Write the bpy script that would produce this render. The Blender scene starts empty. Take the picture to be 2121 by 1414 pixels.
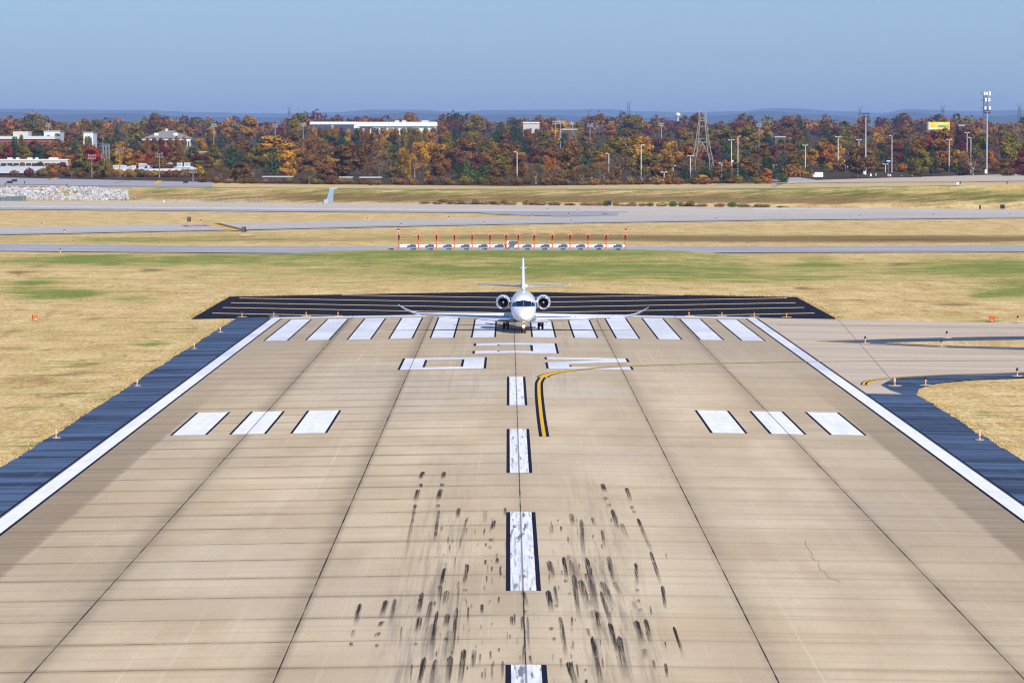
import bpy, bmesh, math, random
from mathutils import Vector, Matrix
C=bpy.context.scene.collection
R=math.radians
random.seed(7)
# ---- camera fit (metres; X right, Y along the runway away from the camera) ----
CAMP=(-0.5416,0.0,16.1006); FPX=9748.8; PIT=math.radians(2.41504); YAW=math.radians(0.04804)
def pix_dir(px,py):
    a=(px-1060.5)/FPX; b=(707-py)/FPX
    d2=math.cos(PIT)+b*math.sin(PIT); z=-math.sin(PIT)+b*math.cos(PIT)
    x=a*math.cos(YAW)+d2*math.sin(YAW); y=-a*math.sin(YAW)+d2*math.cos(YAW)
    return (x/y,z/y)          # per metre of Y
def at(px,py,Y):
    dx,dz=pix_dir(px,py); return (CAMP[0]+dx*Y,Y,CAMP[2]+dz*Y)
COLS=(-700.,0.,540.,1060.,1600.,2121.,2900.)
def ext(v): return (v[0]+(v[0]-v[1])*0.9,)+tuple(v)+(v[4]+(v[4]-v[3])*0.9,)
ROWS=[((520.5,524.5,526.5,523.5,522),(712,712,712,712,712)),
 ((505.5,511,511.5,511.2,509),(746,746,746,746,746)),
 ((487,476,465,456.5,452),(830,880,930,985,1015)),
 ((471,461.7,451,443,440),(895,945,1005,1060,1085)),
 ((434,438.4,441.5,440,438),(1120,1090,1066,1085,1108)),
 ((416.7,420.5,425,430,434),(1275,1240,1200,1165,1135)),
 ((415.2,419.5,424.2,429.2,433),(1287,1250,1208,1173,1143)),
 ((386.8,389.5,394.5,391.5,383),(1320,1280,1236,1202,1172)),
 ((377,383.5,388.5,384,374),(1420,1420,1400,1400,1400)),
 ((368,380,385,378,361.5),(1620,1520,1480,1600,1800))]
def lerp(a,b,t): return a+(b-a)*t
FEAT=[]
for ys,Ys in ROWS:
    ys=ext(ys); Ys=ext(Ys); FEAT.append([(Y,at(0,y,Y)[2]) for y,Y in zip(ys,Ys)])
BACK=((2100,7.5),(2600,14.),(3100,20.),(3700,25.),(4600,12.),(7000,0.),(40000,0.))
for Y,z in BACK: FEAT.append([(Y,z)]*7)
def crown(X): 
    a=abs(X); return -0.01626*min(a,34.)-0.004*max(0.,min(a,90.)-34.)
def near(X,Y): return crown(X)-1.743e-6*(min(Y,540.)-244.)**2
def sm(t): t=max(0.,min(1.,t)); return t*t*(3-2*t)
def H(X,Y):
    """height of the ground"""
    if Y<=545.: return near(X,Y)
    px=1060.5+FPX*(X-CAMP[0])/Y-8.2
    px=max(-699.,min(2899.,px)); k=0
    while px>COLS[k+1]: k+=1
    t=(px-COLS[k])/(COLS[k+1]-COLS[k])
    p=(545.,near(X,545.)); z=None
    for F in FEAT:
        q=(lerp(F[k][0],F[k+1][0],t),lerp(F[k][1],F[k+1][1],t))
        if Y<=q[0]:
            z=lerp(p[1],q[1],(Y-p[0])/(q[0]-p[0])); break
        p=q
    if z is None: z=0.
    if 620<Y<712 and -50<X<45:                     # low rise in front of the near taxiway
        z+=1.0*sm((Y-625)/58)*sm((712-Y)/16)*sm((X+46)/30)*sm((41-X)/24)
    return z
def gp(px,py,dz=0.,Y0=100.,Y1=4000.):
    """where the sight line through a photo pixel first meets the ground"""
    dx,dzz=pix_dir(px,py); Y=Y0; st=2.0; pY=Y
    while Y<Y1:
        if CAMP[2]+dzz*Y-H(CAMP[0]+dx*Y,Y)-dz<0:
            lo,hi=pY,Y
            for _ in range(30):
                m=(lo+hi)/2
                if CAMP[2]+dzz*m-H(CAMP[0]+dx*m,m)-dz<0: hi=m
                else: lo=m
            return (CAMP[0]+dx*lo,lo,H(CAMP[0]+dx*lo,lo))
        pY=Y; Y+=st
    return None

# ---------------- camera, sky, sun, exposure ----------------
S=bpy.context.scene
cam=bpy.data.cameras.new('camera'); camo=bpy.data.objects.new('camera',cam); C.objects.link(camo)
cam.sensor_width=36.; cam.lens=FPX/2121*36; cam.clip_start=1.; cam.clip_end=60000.
camo.location=CAMP; camo.rotation_euler=(R(90)-PIT,0,-YAW); S.camera=camo
S.render.resolution_x=1024; S.render.resolution_y=682
SUND=Vector((.55,-1.26,1.)).normalized()          # towards the sun
EL=math.asin(SUND.z); AZ=math.atan2(SUND.x,SUND.y)
w=bpy.data.worlds.new('World'); S.world=w; w.use_nodes=True
nt=w.node_tree; nt.nodes.clear()
sky=nt.nodes.new('ShaderNodeTexSky'); sky.sky_type='NISHITA'; sky.sun_disc=False
sky.sun_elevation=EL; sky.sun_rotation=AZ; sky.altitude=150; sky.air_density=1.0; sky.dust_density=0.4; sky.ozone_density=2.0
bg=nt.nodes.new('ShaderNodeBackground'); bg.inputs['Strength'].default_value=0.1
wo=nt.nodes.new('ShaderNodeOutputWorld')
tint=nt.nodes.new('ShaderNodeMix'); tint.data_type='RGBA'; tint.blend_type='MULTIPLY'; tint.inputs[0].default_value=1.
tint.inputs[7].default_value=(.385,.53,.83,1)
nt.links.new(sky.outputs[0],tint.inputs[6]); nt.links.new(tint.outputs[2],bg.inputs['Color']); nt.links.new(bg.outputs[0],wo.inputs['Surface'])
sl=bpy.data.lights.new('sun','SUN'); sl.energy=4.6; sl.angle=R(.5); sl.color=(1.,.95,.88)
so=bpy.data.objects.new('sun',sl); C.objects.link(so); so.rotation_euler=SUND.to_track_quat('Z','Y').to_euler()
S.view_settings.view_transform='Standard'; S.view_settings.look='None'; S.view_settings.gamma=1
S.view_settings.exposure=0.42
cy=S.cycles; cy.max_bounces=5; cy.diffuse_bounces=2; cy.glossy_bounces=3; cy.transmission_bounces=2; cy.volume_bounces=0; cy.transparent_max_bounces=12
cy.caustics_reflective=False; cy.caustics_refractive=False; cy.sample_clamp_indirect=4.; cy.use_denoising=True; cy.filter_width=1.15; cy.use_adaptive_sampling=False

# ---------------- helpers ----------------
def lin(r,g,b):
    f=lambda c:((c/255.+.055)/1.055)**2.4 if c>10 else c/255./12.92
    return (f(r),f(g),f(b))
class Sh:
    """short hand for building a procedural material"""
    def __init__(s,name,rough=.6,metal=0.,spec=.3):
        s.m=bpy.data.materials.new(name); s.m.use_nodes=True; s.t=s.m.node_tree; s.b=s.t.nodes['Principled BSDF']
        s.b.inputs['Roughness'].default_value=rough; s.b.inputs['Metallic'].default_value=metal; s.b.inputs['Specular IOR Level'].default_value=spec
    def n(s,k): return s.t.nodes.new('ShaderNode'+k)
    def put(s,sock,v):
        if isinstance(v,bpy.types.NodeSocket): s.t.links.new(v,sock)
        elif isinstance(v,tuple): sock.default_value=v if len(v)==len(sock.default_value) else (v+(1.,))
        else: sock.default_value=v
    def ma(s,op,a,b=None,c=None,clamp=False):
        q=s.n('Math'); q.operation=op; q.use_clamp=clamp; s.put(q.inputs[0],a)
        if b is not None: s.put(q.inputs[1],b)
        if c is not None: s.put(q.inputs[2],c)
        return q.outputs[0]
    def pos(s): 
        q=s.n('NewGeometry'); return q.outputs['Position']
    def obj(s): return s.n('TexCoord').outputs['Object']
    def xyz(s,v):
        q=s.n('SeparateXYZ'); s.put(q.inputs[0],v); return q.outputs
    def sc(s,v,k):
        q=s.n('VectorMath'); q.operation='MULTIPLY'; s.put(q.inputs[0],v); q.inputs[1].default_value=k; return q.outputs[0]
    def noise(s,v,scale=1.,det=3.,rough=.55):
        q=s.n('TexNoise'); s.put(q.inputs['Vector'],v); q.inputs['Scale'].default_value=scale; q.inputs['Detail'].default_value=det; q.inputs['Roughness'].default_value=rough
        return q.outputs[0]
    def mr(s,v,a,b,c=0.,d=1.,smooth=True):
        q=s.n('MapRange'); q.interpolation_type='SMOOTHSTEP' if smooth else 'LINEAR'; s.put(q.inputs[0],v)
        for i,x in enumerate((a,b,c,d)): s.put(q.inputs[i+1],x)
        return q.outputs[0]
    def mix(s,f,a,b,mode='MIX'):
        q=s.n('Mix'); q.data_type='RGBA'; q.blend_type=mode; q.clamp_factor=True; s.put(q.inputs[0],f); s.put(q.inputs[6],a); s.put(q.inputs[7],b); return q.outputs[2]
    def attr(s,name):
        q=s.n('Attribute'); q.attribute_name=name; return q.outputs['Fac']
    def slab(s,v,k,off):
        q=s.n('VectorMath'); q.operation='ADD'; s.put(q.inputs[0],v); q.inputs[1].default_value=off
        f=s.n('VectorMath'); f.operation='FLOOR'; s.put(f.inputs[0],s.sc(q.outputs[0],(k,k,0.)))
        w=s.n('TexWhiteNoise'); w.noise_dimensions='2D'; s.put(w.inputs['Vector'],f.outputs[0]); return w.outputs['Value']
    def white1(s,v):
        q=s.n('TexWhiteNoise'); q.noise_dimensions='1D'; s.put(q.inputs['W'],v); return q.outputs['Value']
    def col(s,v): s.put(s.b.inputs['Base Color'],v); return s
    def bump(s,h,st=.3,d=.05):
        q=s.n('Bump'); q.inputs['Strength'].default_value=st; q.inputs['Distance'].default_value=d; s.put(q.inputs['Height'],h); s.t.links.new(q.outputs[0],s.b.inputs['Normal'])
def plain(name,col,rough=.6,metal=0.,spec=.3,var=.12,scale=2.):
    """a paint or metal with slight procedural unevenness"""
    s=Sh(name,rough,metal,spec); f=s.noise(s.obj(),scale,4.)
    d=tuple(c*(1-var) for c in col); u=tuple(min(1.,c*(1+var)) for c in col)
    s.col(s.mix(f,d,u)); return s.m
class MB:
    """collects faces, then links them as one mesh object"""
    def __init__(s): s.v=[]; s.f=[]; s.mi=[]; s.sm=[]
    def add(s,vs,fs,mi=0,smooth=False):
        o=len(s.v); s.v+= [tuple(p) for p in vs]
        for f in fs: s.f.append(tuple(i+o for i in f)); s.mi.append(mi); s.sm.append(smooth)
        return s
    def quad(s,a,b,c,d,mi=0): return s.add((a,b,c,d),((0,1,2,3),),mi)
    def box(s,c,h,mi=0,rz=0.):
        x,y,z=c; a,b,d=h; cs,sn=math.cos(rz),math.sin(rz)
        vs=[(x+i*a*cs-j*b*sn,y+i*a*sn+j*b*cs,z+k*d) for k in (-1,1) for i,j in ((-1,-1),(1,-1),(1,1),(-1,1))]
        return s.add(vs,((3,2,1,0),(4,5,6,7),(0,1,5,4),(1,2,6,5),(2,3,7,6),(3,0,4,7)),mi)
    def tube(s,p,q,r0,r1=None,n=6,mi=0,smooth=True,cap=True):
        r1=r0 if r1 is None else r1; p=Vector(p); q=Vector(q); d=(q-p).normalized()
        a=d.orthogonal().normalized(); b=d.cross(a); vs=[]
        for c,r in ((p,r0),(q,r1)):
            for i in range(n):
                t=2*math.pi*i/n; vs.append(c+a*(r*math.cos(t))+b*(r*math.sin(t)))
        fs=[(i,(i+1)%n,n+(i+1)%n,n+i) for i in range(n)]
        s.add(vs,fs,mi,smooth)
        if cap: s.add(vs,(tuple(range(n-1,-1,-1)),tuple(range(n,2*n))),mi)
        return s
    def lathe(s,prof,c=(0,0,0),n=20,axis='Z',mi=0,smooth=True):
        vs=[]; 
        for r,h in prof:
            for i in range(n):
                t=2*math.pi*i/n; x,y=r*math.cos(t),r*math.sin(t)
                p=(x,y,h) if axis=='Z' else (x,h,y)
                vs.append((c[0]+p[0],c[1]+p[1],c[2]+p[2]))
        m=len(prof); fs=[]
        for j in range(m-1):
            for i in range(n):
                q=(j*n+i,j*n+(i+1)%n,(j+1)*n+(i+1)%n,(j+1)*n+i); fs.append(q if axis=='Z' else q[::-1])
        return s.add(vs,fs,mi,smooth)
    def loft(s,rings,mi=0,smooth=True,closed=True,caps=False):
        n=len(rings[0]); vs=[p for r in rings for p in r]; fs=[]
        for j in range(len(rings)-1):
            for i in range(n if closed else n-1):
                fs.append((j*n+i,j*n+(i+1)%n,(j+1)*n+(i+1)%n,(j+1)*n+i))
        s.add(vs,fs,mi,smooth)
        if caps: s.add(vs,(tuple(range(n-1,-1,-1)),tuple(range((len(rings)-1)*n,len(rings)*n))),mi)
        return s
    def build(s,name,mats,parent=None,loc=None):
        me=bpy.data.meshes.new(name); me.from_pydata(s.v,[],s.f)
        for m in (mats if isinstance(mats,(list,tuple)) else [mats]): me.materials.append(m)
        me.polygons.foreach_set('material_index',s.mi); me.polygons.foreach_set('use_smooth',s.sm); me.update()
        return link(name,me,parent,loc)
def link(name,me,parent=None,loc=None):
    o=bpy.data.objects.new(name,me); C.objects.link(o)
    if parent: o.parent=parent
    if loc: o.location=loc
    return o
def tag(o,label=None,cat=None,group=None,kind=None):
    if label: o['label']=label
    if cat: o['category']=cat
    if group: o['group']=group
    if kind: o['kind']=kind
    return o
def thing(name,loc,label,cat,group=None,rz=0.):
    o=bpy.data.objects.new(name,None); C.objects.link(o); o.location=loc; o.rotation_euler=(0,0,rz); o.empty_display_size=.3
    return tag(o,label,cat,group)
def dup(r,loc,label=None,rz=None,scale=None,color=None):
    """copy of a thing with copies of its parts and their sub-parts"""
    c=r.copy(); C.objects.link(c); c.location=loc
    if rz is not None: c.rotation_euler=(0,0,rz)
    if scale is not None: c.scale=scale
    if label: c['label']=label
    if color: c.color=color
    for ch in r.children:
        d=ch.copy(); C.objects.link(d); d.parent=c
        if color: d.color=color
        for g in ch.children:
            e=g.copy(); C.objects.link(e); e.parent=d
            if color: e.color=color
    return c
ORD='first second third fourth fifth sixth seventh eighth ninth tenth eleventh twelfth thirteenth fourteenth fifteenth sixteenth seventeenth eighteenth nineteenth twentieth'.split()
def cuts(a,b,step):
    n=max(1,int(math.ceil((b-a)/step))); return [a+(b-a)*i/n for i in range(1,n)]
def sheet(name,polys,mats,off,parent=None,step=12.,kind=None,stepx=None):
    """flat polygons laid on the ground OFF metres above it; a polygon is (points, material index)"""
    bm=bmesh.new()
    for pts,mi in polys:
        f=bm.faces.new([bm.verts.new((x,y,0)) for x,y in pts]); f.material_index=mi
    xs=[v.co.x for v in bm.verts]; ys=[v.co.y for v in bm.verts]
    cx=[v for v in (-34.,0.,34.) if min(xs)+.01<v<max(xs)-.01]
    if stepx: cx+=cuts(min(xs),max(xs),stepx)
    for c in cx: bmesh.ops.bisect_plane(bm,geom=bm.verts[:]+bm.edges[:]+bm.faces[:],plane_co=(c,0,0),plane_no=(1,0,0))
    for c in cuts(min(ys),max(ys),step): bmesh.ops.bisect_plane(bm,geom=bm.verts[:]+bm.edges[:]+bm.faces[:],plane_co=(0,c,0),plane_no=(0,1,0))
    for v in bm.verts: v.co.z=H(v.co.x,v.co.y)+off
    bmesh.ops.recalc_face_normals(bm,faces=bm.faces[:])
    bm.normal_update()
    for f in bm.faces:
        if f.normal.z<0: f.normal_flip()
    me=bpy.data.meshes.new(name); bm.to_mesh(me); bm.free()
    for m in (mats if isinstance(mats,(list,tuple)) else [mats]): me.materials.append(m)
    o=link(name,me,parent)
    if kind: o['kind']=kind
    return o
def rect(x0,x1,y0,y1): return [(x0,y0),(x1,y0),(x1,y1),(x0,y1)]
def smooth_line(pts,n=6):
    out=[]
    for i in range(len(pts)-1):
        p0=pts[max(i-1,0)]; p1=pts[i]; p2=pts[i+1]; p3=pts[min(i+2,len(pts)-1)]
        for k in range(n):
            t=k/n; out.append(tuple(.5*((2*p1[j])+(-p0[j]+p2[j])*t+(2*p0[j]-5*p1[j]+4*p2[j]-p3[j])*t*t+(-p0[j]+3*p1[j]-3*p2[j]+p3[j])*t**3) for j in (0,1)))
    return out+[pts[-1]]
def ribbon(name,pts,bands,mats,off,parent=None):
    """painted line along pts; bands are (from, to, material index) offsets across it"""
    mb=MB(); n=len(pts)
    nor=[]
    for i in range(n):
        a=pts[max(i-1,0)]; b=pts[min(i+1,n-1)]; dx,dy=b[0]-a[0],b[1]-a[1]; l=math.hypot(dx,dy) or 1; nor.append((dy/l,-dx/l))
    for a,b,mi in bands:
        for i in range(n-1):
            q=[]
            for k,w_ in ((i,a),(i,b),(i+1,b),(i+1,a)):
                x=pts[k][0]+nor[k][0]*w_; y=pts[k][1]+nor[k][1]*w_; q.append((x,y,H(x,y)+off))
            n_=(Vector(q[1])-Vector(q[0])).cross(Vector(q[2])-Vector(q[0]))
            mb.quad(*(q if n_.z>0 else q[::-1]),mi=mi)
    return mb.build(name,mats,parent)

# ---------------- materials of the ground ----------------
def m_grass():
    s=Sh('dry_grass',.95,spec=.05); p=s.pos()
    fine=s.noise(s.sc(p,(3.4,.75,3.)),1.,4.,.7); mid=s.noise(s.sc(p,(.22,.075,.1)),1.,5.,.62); big=s.noise(s.sc(p,(.035,.02,.03)),1.,4.,.55); streak=s.noise(s.sc(p,(.085,.30,.2)),1.,5.,.66); clump=s.noise(s.sc(p,(.8,.16,.5)),1.,4.,.65)
    mow=s.noise(s.sc(p,(.55,.016,.2)),1.,3.,.5)
    c=s.mix(s.mr(mid,.28,.72),(.50,.35,.135),(.71,.545,.27))
    c=s.mix(s.ma('MULTIPLY',s.mr(mow,.45,.75),.35),c,(.77,.60,.33))
    c=s.mix(s.ma('MULTIPLY',s.mr(streak,.50,.72),.55),c,(.43,.30,.115))
    c=s.mix(s.ma('MULTIPLY',s.mr(s.ma('ADD',clump,s.ma('MULTIPLY_ADD',streak,.5,-.25)),.56,.74),.8),c,(.27,.185,.085))
    n_=s.ma('MULTIPLY_ADD',s.ma('ADD',mid,s.ma('MULTIPLY',streak,1.4)),2.3,-3.08)
    g=s.ma('ADD',s.attr('green'),s.ma('ADD',n_,s.ma('MULTIPLY_ADD',big,.9,-.55)))
    c=s.mix(s.ma('MULTIPLY',s.mr(g,.0,.45),.85),c,(.37,.335,.095)); c=s.mix(s.ma('MULTIPLY',s.mr(g,.35,1.1),.85),c,(.17,.225,.045))
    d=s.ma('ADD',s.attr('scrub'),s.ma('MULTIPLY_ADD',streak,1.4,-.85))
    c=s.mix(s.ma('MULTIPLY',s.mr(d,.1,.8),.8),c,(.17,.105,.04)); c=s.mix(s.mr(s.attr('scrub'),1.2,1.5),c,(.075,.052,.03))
    c=s.mix(1.,c,s.mix(s.mr(fine,.25,.75),(.66,.63,.58),(1.22,1.22,1.20)),'MULTIPLY')
    s.col(c); s.bump(fine,.5,.12); return s.m
def m_concrete():
    s=Sh('worn_concrete',.85,spec=.12); p=s.pos(); X,Y,Z=s.xyz(p)
    lane=s.ma('FLOOR',s.ma('DIVIDE',X,7.62)); 
    lng=s.noise(s.sc(p,(1.1,.022,1.)),1.,4.,.6); lat=s.noise(s.sc(p,(.045,.9,1.)),1.,5.,.62); blot=s.noise(s.sc(p,(.22,.05,1.)),1.,4.); fine=s.noise(s.sc(p,(9.,1.2,9.)),1.,3.,.7)
    c=s.mix(s.mr(blot,.3,.7),(.51,.398,.253),(.65,.525,.35))
    c=s.mix(s.mr(Y,280.,430.),c,(.405,.33,.232))                       # gradually darker and greyer towards the far end
    c=s.mix(s.ma('MULTIPLY',s.mr(lng,.5,.8),.35),c,(.70,.60,.45))
    c=s.mix(s.ma('MULTIPLY',s.mr(lat,.46,.76),.55),c,(.37,.285,.19))
    c=s.mix(s.ma('MULTIPLY_ADD',s.white1(lane),.16,0.),c,(.46,.39,.30))
    sl=s.slab(p,1/7.62,(0.,-259.517,0.)); c=s.mix(s.mr(sl,.55,1.,0.,.22),c,(.44,.345,.235)); c=s.mix(s.mr(sl,.4,.0,0.,.2),c,(.68,.59,.45))
    bl2=s.noise(s.sc(p,(.10,.022,1.)),1.,5.,.65); c=s.mix(s.ma('MULTIPLY',s.mr(bl2,.5,.72),.4),c,(.42,.325,.205)); sc_=s.noise(s.sc(p,(.5,1.6,1.)),1.,5.,.75); c=s.mix(s.ma('MULTIPLY',s.mr(sc_,.60,.74),.28),c,(.72,.65,.53))
    hue=s.noise(s.sc(p,(.045,.018,1.)),1.,3.,.5); c=s.mix(s.ma('MULTIPLY',s.mr(hue,.5,.72),.5),c,(.545,.41,.24)); c=s.mix(s.ma('MULTIPLY',s.mr(hue,.5,.3),.45),c,(.49,.425,.345))
    ax=s.ma('ABSOLUTE',X)
    c=s.mix(s.ma('MULTIPLY',s.mr(s.ma('ADD',ax,s.ma('MULTIPLY_ADD',lat,5.,-2.5)),12.,21.),.34),c,(.31,.245,.165))      # less traffic, more grime outwards
    scr=s.noise(s.sc(p,(7.,.010,1.)),1.,4.,.75); c=s.mix(s.ma('MULTIPLY',s.mr(scr,.60,.70),.30),c,(.78,.70,.56))
    lj=s.ma('DIVIDE',X,7.62); lj=s.ma('ABSOLUTE',s.ma('SUBTRACT',lj,s.ma('ROUND',lj))); c=s.mix(s.ma('MULTIPLY',s.mr(lj,.30,.02),.22),c,(.36,.285,.195))
    # unpolished strips along both edges
    e=s.ma('ADD',ax,s.ma('MULTIPLY_ADD',lat,.5,-.25)); e=s.ma('MULTIPLY',s.mr(e,19.55,19.95),s.mr(Y,345.,240.))
    e=s.ma('MULTIPLY',e,s.mr(ax,23.,22.6)); c=s.mix(s.ma('MULTIPLY',e,s.mr(lat,.2,.8,.45,.9)),c,(.245,.188,.125))
    # dirt along the lane joints
    def near_(x0,wl,wr,k,col_):
        d=s.ma('SUBTRACT',X,x0); a=s.ma('MULTIPLY',s.mr(d,-wl,-.02),s.mr(d,wr,.02))
        a=s.ma('POWER',a,1.6); return s.ma('MULTIPLY',a,s.mr(lat,.15,.75,.35*k,k)),col_
    for q in (near_(-15.24,1.3,.7,.55,(.19,.145,.105)),near_(-7.62,1.2,.35,.7,(.23,.165,.105)),near_(7.62,.4,1.0,.45,(.27,.20,.135)),near_(15.24,1.3,.5,.5,(.25,.185,.125)),near_(0.,.5,.5,.2,(.3,.24,.17))):
        c=s.mix(q[0],c,q[1])
    # worn wheel paths dark with rubber, only where aircraft touch down
    for x0,w_ in ((3.1,2.2),(-3.3,2.2)):
        d=s.ma('ABSOLUTE',s.ma('SUBTRACT',X,x0)); a=s.ma('MULTIPLY',s.mr(d,w_,.2),s.mr(Y,262.,150.))
        st=s.noise(s.sc(p,(4.5,.06,1.)),1.,4.,.7); c=s.mix(s.ma('MULTIPLY',s.ma('MULTIPLY',a,s.mr(st,.40,.70)),.62),c,(.16,.135,.12))
        st2=s.noise(s.sc(p,(2.2,.03,1.)),1.,3.,.6); a2=s.ma('MULTIPLY',s.mr(d,3.2,1.),s.mr(Y,262.,330.)); c=s.mix(s.ma('MULTIPLY',s.ma('MULTIPLY',a2,s.mr(st2,.45,.75)),.28),c,(.22,.18,.15))
    # joints across
    u=s.ma('DIVIDE',s.ma('SUBTRACT',Y,259.517),7.62); u=s.ma('ABSOLUTE',s.ma('SUBTRACT',u,s.ma('ROUND',u))); u=s.ma('MULTIPLY',u,7.62)
    wide=s.ma('MULTIPLY',s.mr(u,1.1,.05),s.mr(s.noise(s.sc(p,(.11,.13,1.)),1.,3.),.3,.65,.05,.5)); thin=s.mr(u,.2,.09,smooth=False)
    k=s.mr(X,2.,-6.,.35,1.); k=s.ma('MULTIPLY',k,s.mr(Y,440.,330.,.12,1.))
    c=s.mix(s.ma('MULTIPLY',wide,k),c,(.27,.19,.125)); c=s.mix(s.ma('MULTIPLY',s.ma('MULTIPLY',thin,s.ma('MULTIPLY',k,s.mr(s.noise(s.sc(p,(.9,.05,1.)),1.,4.,.7),.3,.65,.25,1.))),.8),c,(.21,.135,.075))
    # lane joints
    v=s.ma('DIVIDE',X,7.62); v=s.ma('ABSOLUTE',s.ma('SUBTRACT',v,s.ma('ROUND',v))); v=s.ma('MULTIPLY',v,7.62); wob=s.ma('MULTIPLY_ADD',s.noise(s.sc(p,(.5,.2,1.)),1.,2.),.06,-.03)
    j=s.mr(s.ma('ADD',v,wob),.034,.012,smooth=False); c=s.mix(s.ma('MULTIPLY',j,s.mr(ax,22.5,22.)),c,(.045,.036,.03))
    c=s.mix(1.,c,s.mix(fine,(.90,.90,.90),(1.10,1.10,1.10)),'MULTIPLY')
    s.col(c); s.bump(fine,.15,.02); return s.m
def m_taxi(name,ca,cb):
    s=Sh(name,.85,spec=.12); p=s.pos(); a=s.noise(s.sc(p,(.03,.25,1.)),1.,5.,.6); b=s.noise(s.sc(p,(.3,.03,1.)),1.,4.)
    c=s.mix(s.mr(a,.3,.7),ca,cb); c=s.mix(s.ma('MULTIPLY',s.mr(b,.55,.8),.3),c,tuple(x*.62 for x in ca)); 
    f=s.noise(s.sc(p,(5.,.8,5.)),1.,3.,.7); c=s.mix(1.,c,s.mix(f,(.9,.9,.9),(1.1,1.1,1.1)),'MULTIPLY'); s.col(c); return s.m
def m_seal():
    s=Sh('sealed_asphalt',.36,spec=.55); p=s.pos()
    a=s.noise(s.sc(p,(.05,.42,1.)),1.,6.,.68); b=s.noise(s.sc(p,(.25,2.6,1.)),1.,4.,.65); l=s.noise(s.sc(p,(1.6,.05,1.)),1.,4.)
    c=s.mix(s.mr(a,.36,.60),(.014,.019,.036),(.070,.097,.155)); c=s.mix(s.ma('MULTIPLY',s.mr(b,.55,.68),.85),c,(.009,.010,.018)); c=s.mix(s.ma('MULTIPLY',s.mr(l,.5,.8),.4),c,(.075,.105,.185))  # blue of the seal coat and of reflected sky, both mixed into the base colour
    s.col(c); s.put(s.b.inputs['Roughness'],s.mr(a,.3,.65,.7,.38)); return s.m
def m_black():
    s=Sh('new_asphalt',.95,spec=.04); p=s.pos(); a=s.noise(s.sc(p,(.4,.06,1.)),1.,5.,.6); f=s.noise(s.sc(p,(7.,1.,7.)),1.,3.,.7)
    c=s.mix(a,(.011,.0115,.021),(.019,.019,.033)); c=s.mix(1.,c,s.mix(f,(.75,.75,.75),(1.25,1.25,1.25)),'MULTIPLY'); s.col(c); return s.m
def m_white(name,rubber):
    s=Sh(name,.75,spec=.15); p=s.pos(); X,Y,Z=s.xyz(p); a=s.noise(s.sc(p,(2.6,.12,1.)),1.,5.,.65); b=s.noise(s.sc(p,(.3,1.1,1.)),1.,4.,.6)
    c=s.mix(s.mr(a,.35,.75),(.84,.845,.85),(.71,.72,.745)); c=s.mix(s.ma('MULTIPLY',s.mr(b,.5,.75),.45),c,(.58,.61,.67))
    if rubber:
        r=s.noise(s.sc(p,(9.,.16,1.)),1.,4.,.65); r2=s.noise(s.sc(p,(4.2,.22,1.)),1.,2.,.5); k=s.mr(Y,350.,200.,.25,1.)
        c=s.mix(s.ma('MULTIPLY',s.ma('MULTIPLY',s.mr(r,.46,.72),k),.75),c,(.20,.225,.30)); c=s.mix(s.ma('MULTIPLY',s.ma('MULTIPLY',s.mr(r2,.56,.68),k),.85),c,(.09,.10,.145))
    c=s.mix(s.ma('MULTIPLY',s.mr(Y,325.,345.),s.mr(s.noise(s.sc(p,(.16,.07,1.)),1.,3.),.3,.7,.25,.85)),c,(.52,.55,.62))
    # hairline cracks follow the slab joints
    v=s.ma('DIVIDE',X,7.62); v=s.ma('ABSOLUTE',s.ma('SUBTRACT',v,s.ma('ROUND',v))); c=s.mix(s.ma('MULTIPLY',s.mr(v,.0065,.003,smooth=False),.8),c,(.12,.12,.14))
    u=s.ma('DIVIDE',s.ma('SUBTRACT',Y,259.517),7.62); u=s.ma('ABSOLUTE',s.ma('SUBTRACT',u,s.ma('ROUND',u))); c=s.mix(s.ma('MULTIPLY',s.mr(u,.03,.008,smooth=False),.28),c,(.35,.35,.40))
    s.col(c); return s.m
M={}
M['grass']=m_grass(); M['conc']=m_concrete(); M['seal']=m_seal(); M['black']=m_black(); M['white']=m_white('white_paint',0); M['whiter']=m_white('rubbered_white_paint',1)
M['edge']=plain('black_paint',(.013,.014,.03),.9,spec=.05,var=.3); M['yel']=plain('yellow_paint',(.72,.42,.02),.8,var=.2,scale=.7); M['yelp']=plain('pale_yellow_paint',(.80,.58,.26),.8,var=.15)
M['yeld']=plain('faded_yellow_paint',(.42,.26,.07),.9,var=.2); M['red']=plain('red_paint',(.42,.04,.05),.8,var=.2)
M['taxi']=m_taxi('taxiway_concrete',(.45,.375,.285),(.56,.47,.365)); M['lilac']=m_taxi('grey_asphalt',(.30,.295,.325),(.40,.395,.425)); M['rwy']=m_taxi('pale_concrete',(.46,.405,.33),(.56,.50,.42)); M['greyc']=m_taxi('grey_concrete',(.40,.37,.335),(.50,.465,.42))
M['apron']=m_taxi('apron_concrete',(.46,.385,.285),(.55,.47,.36))
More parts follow.
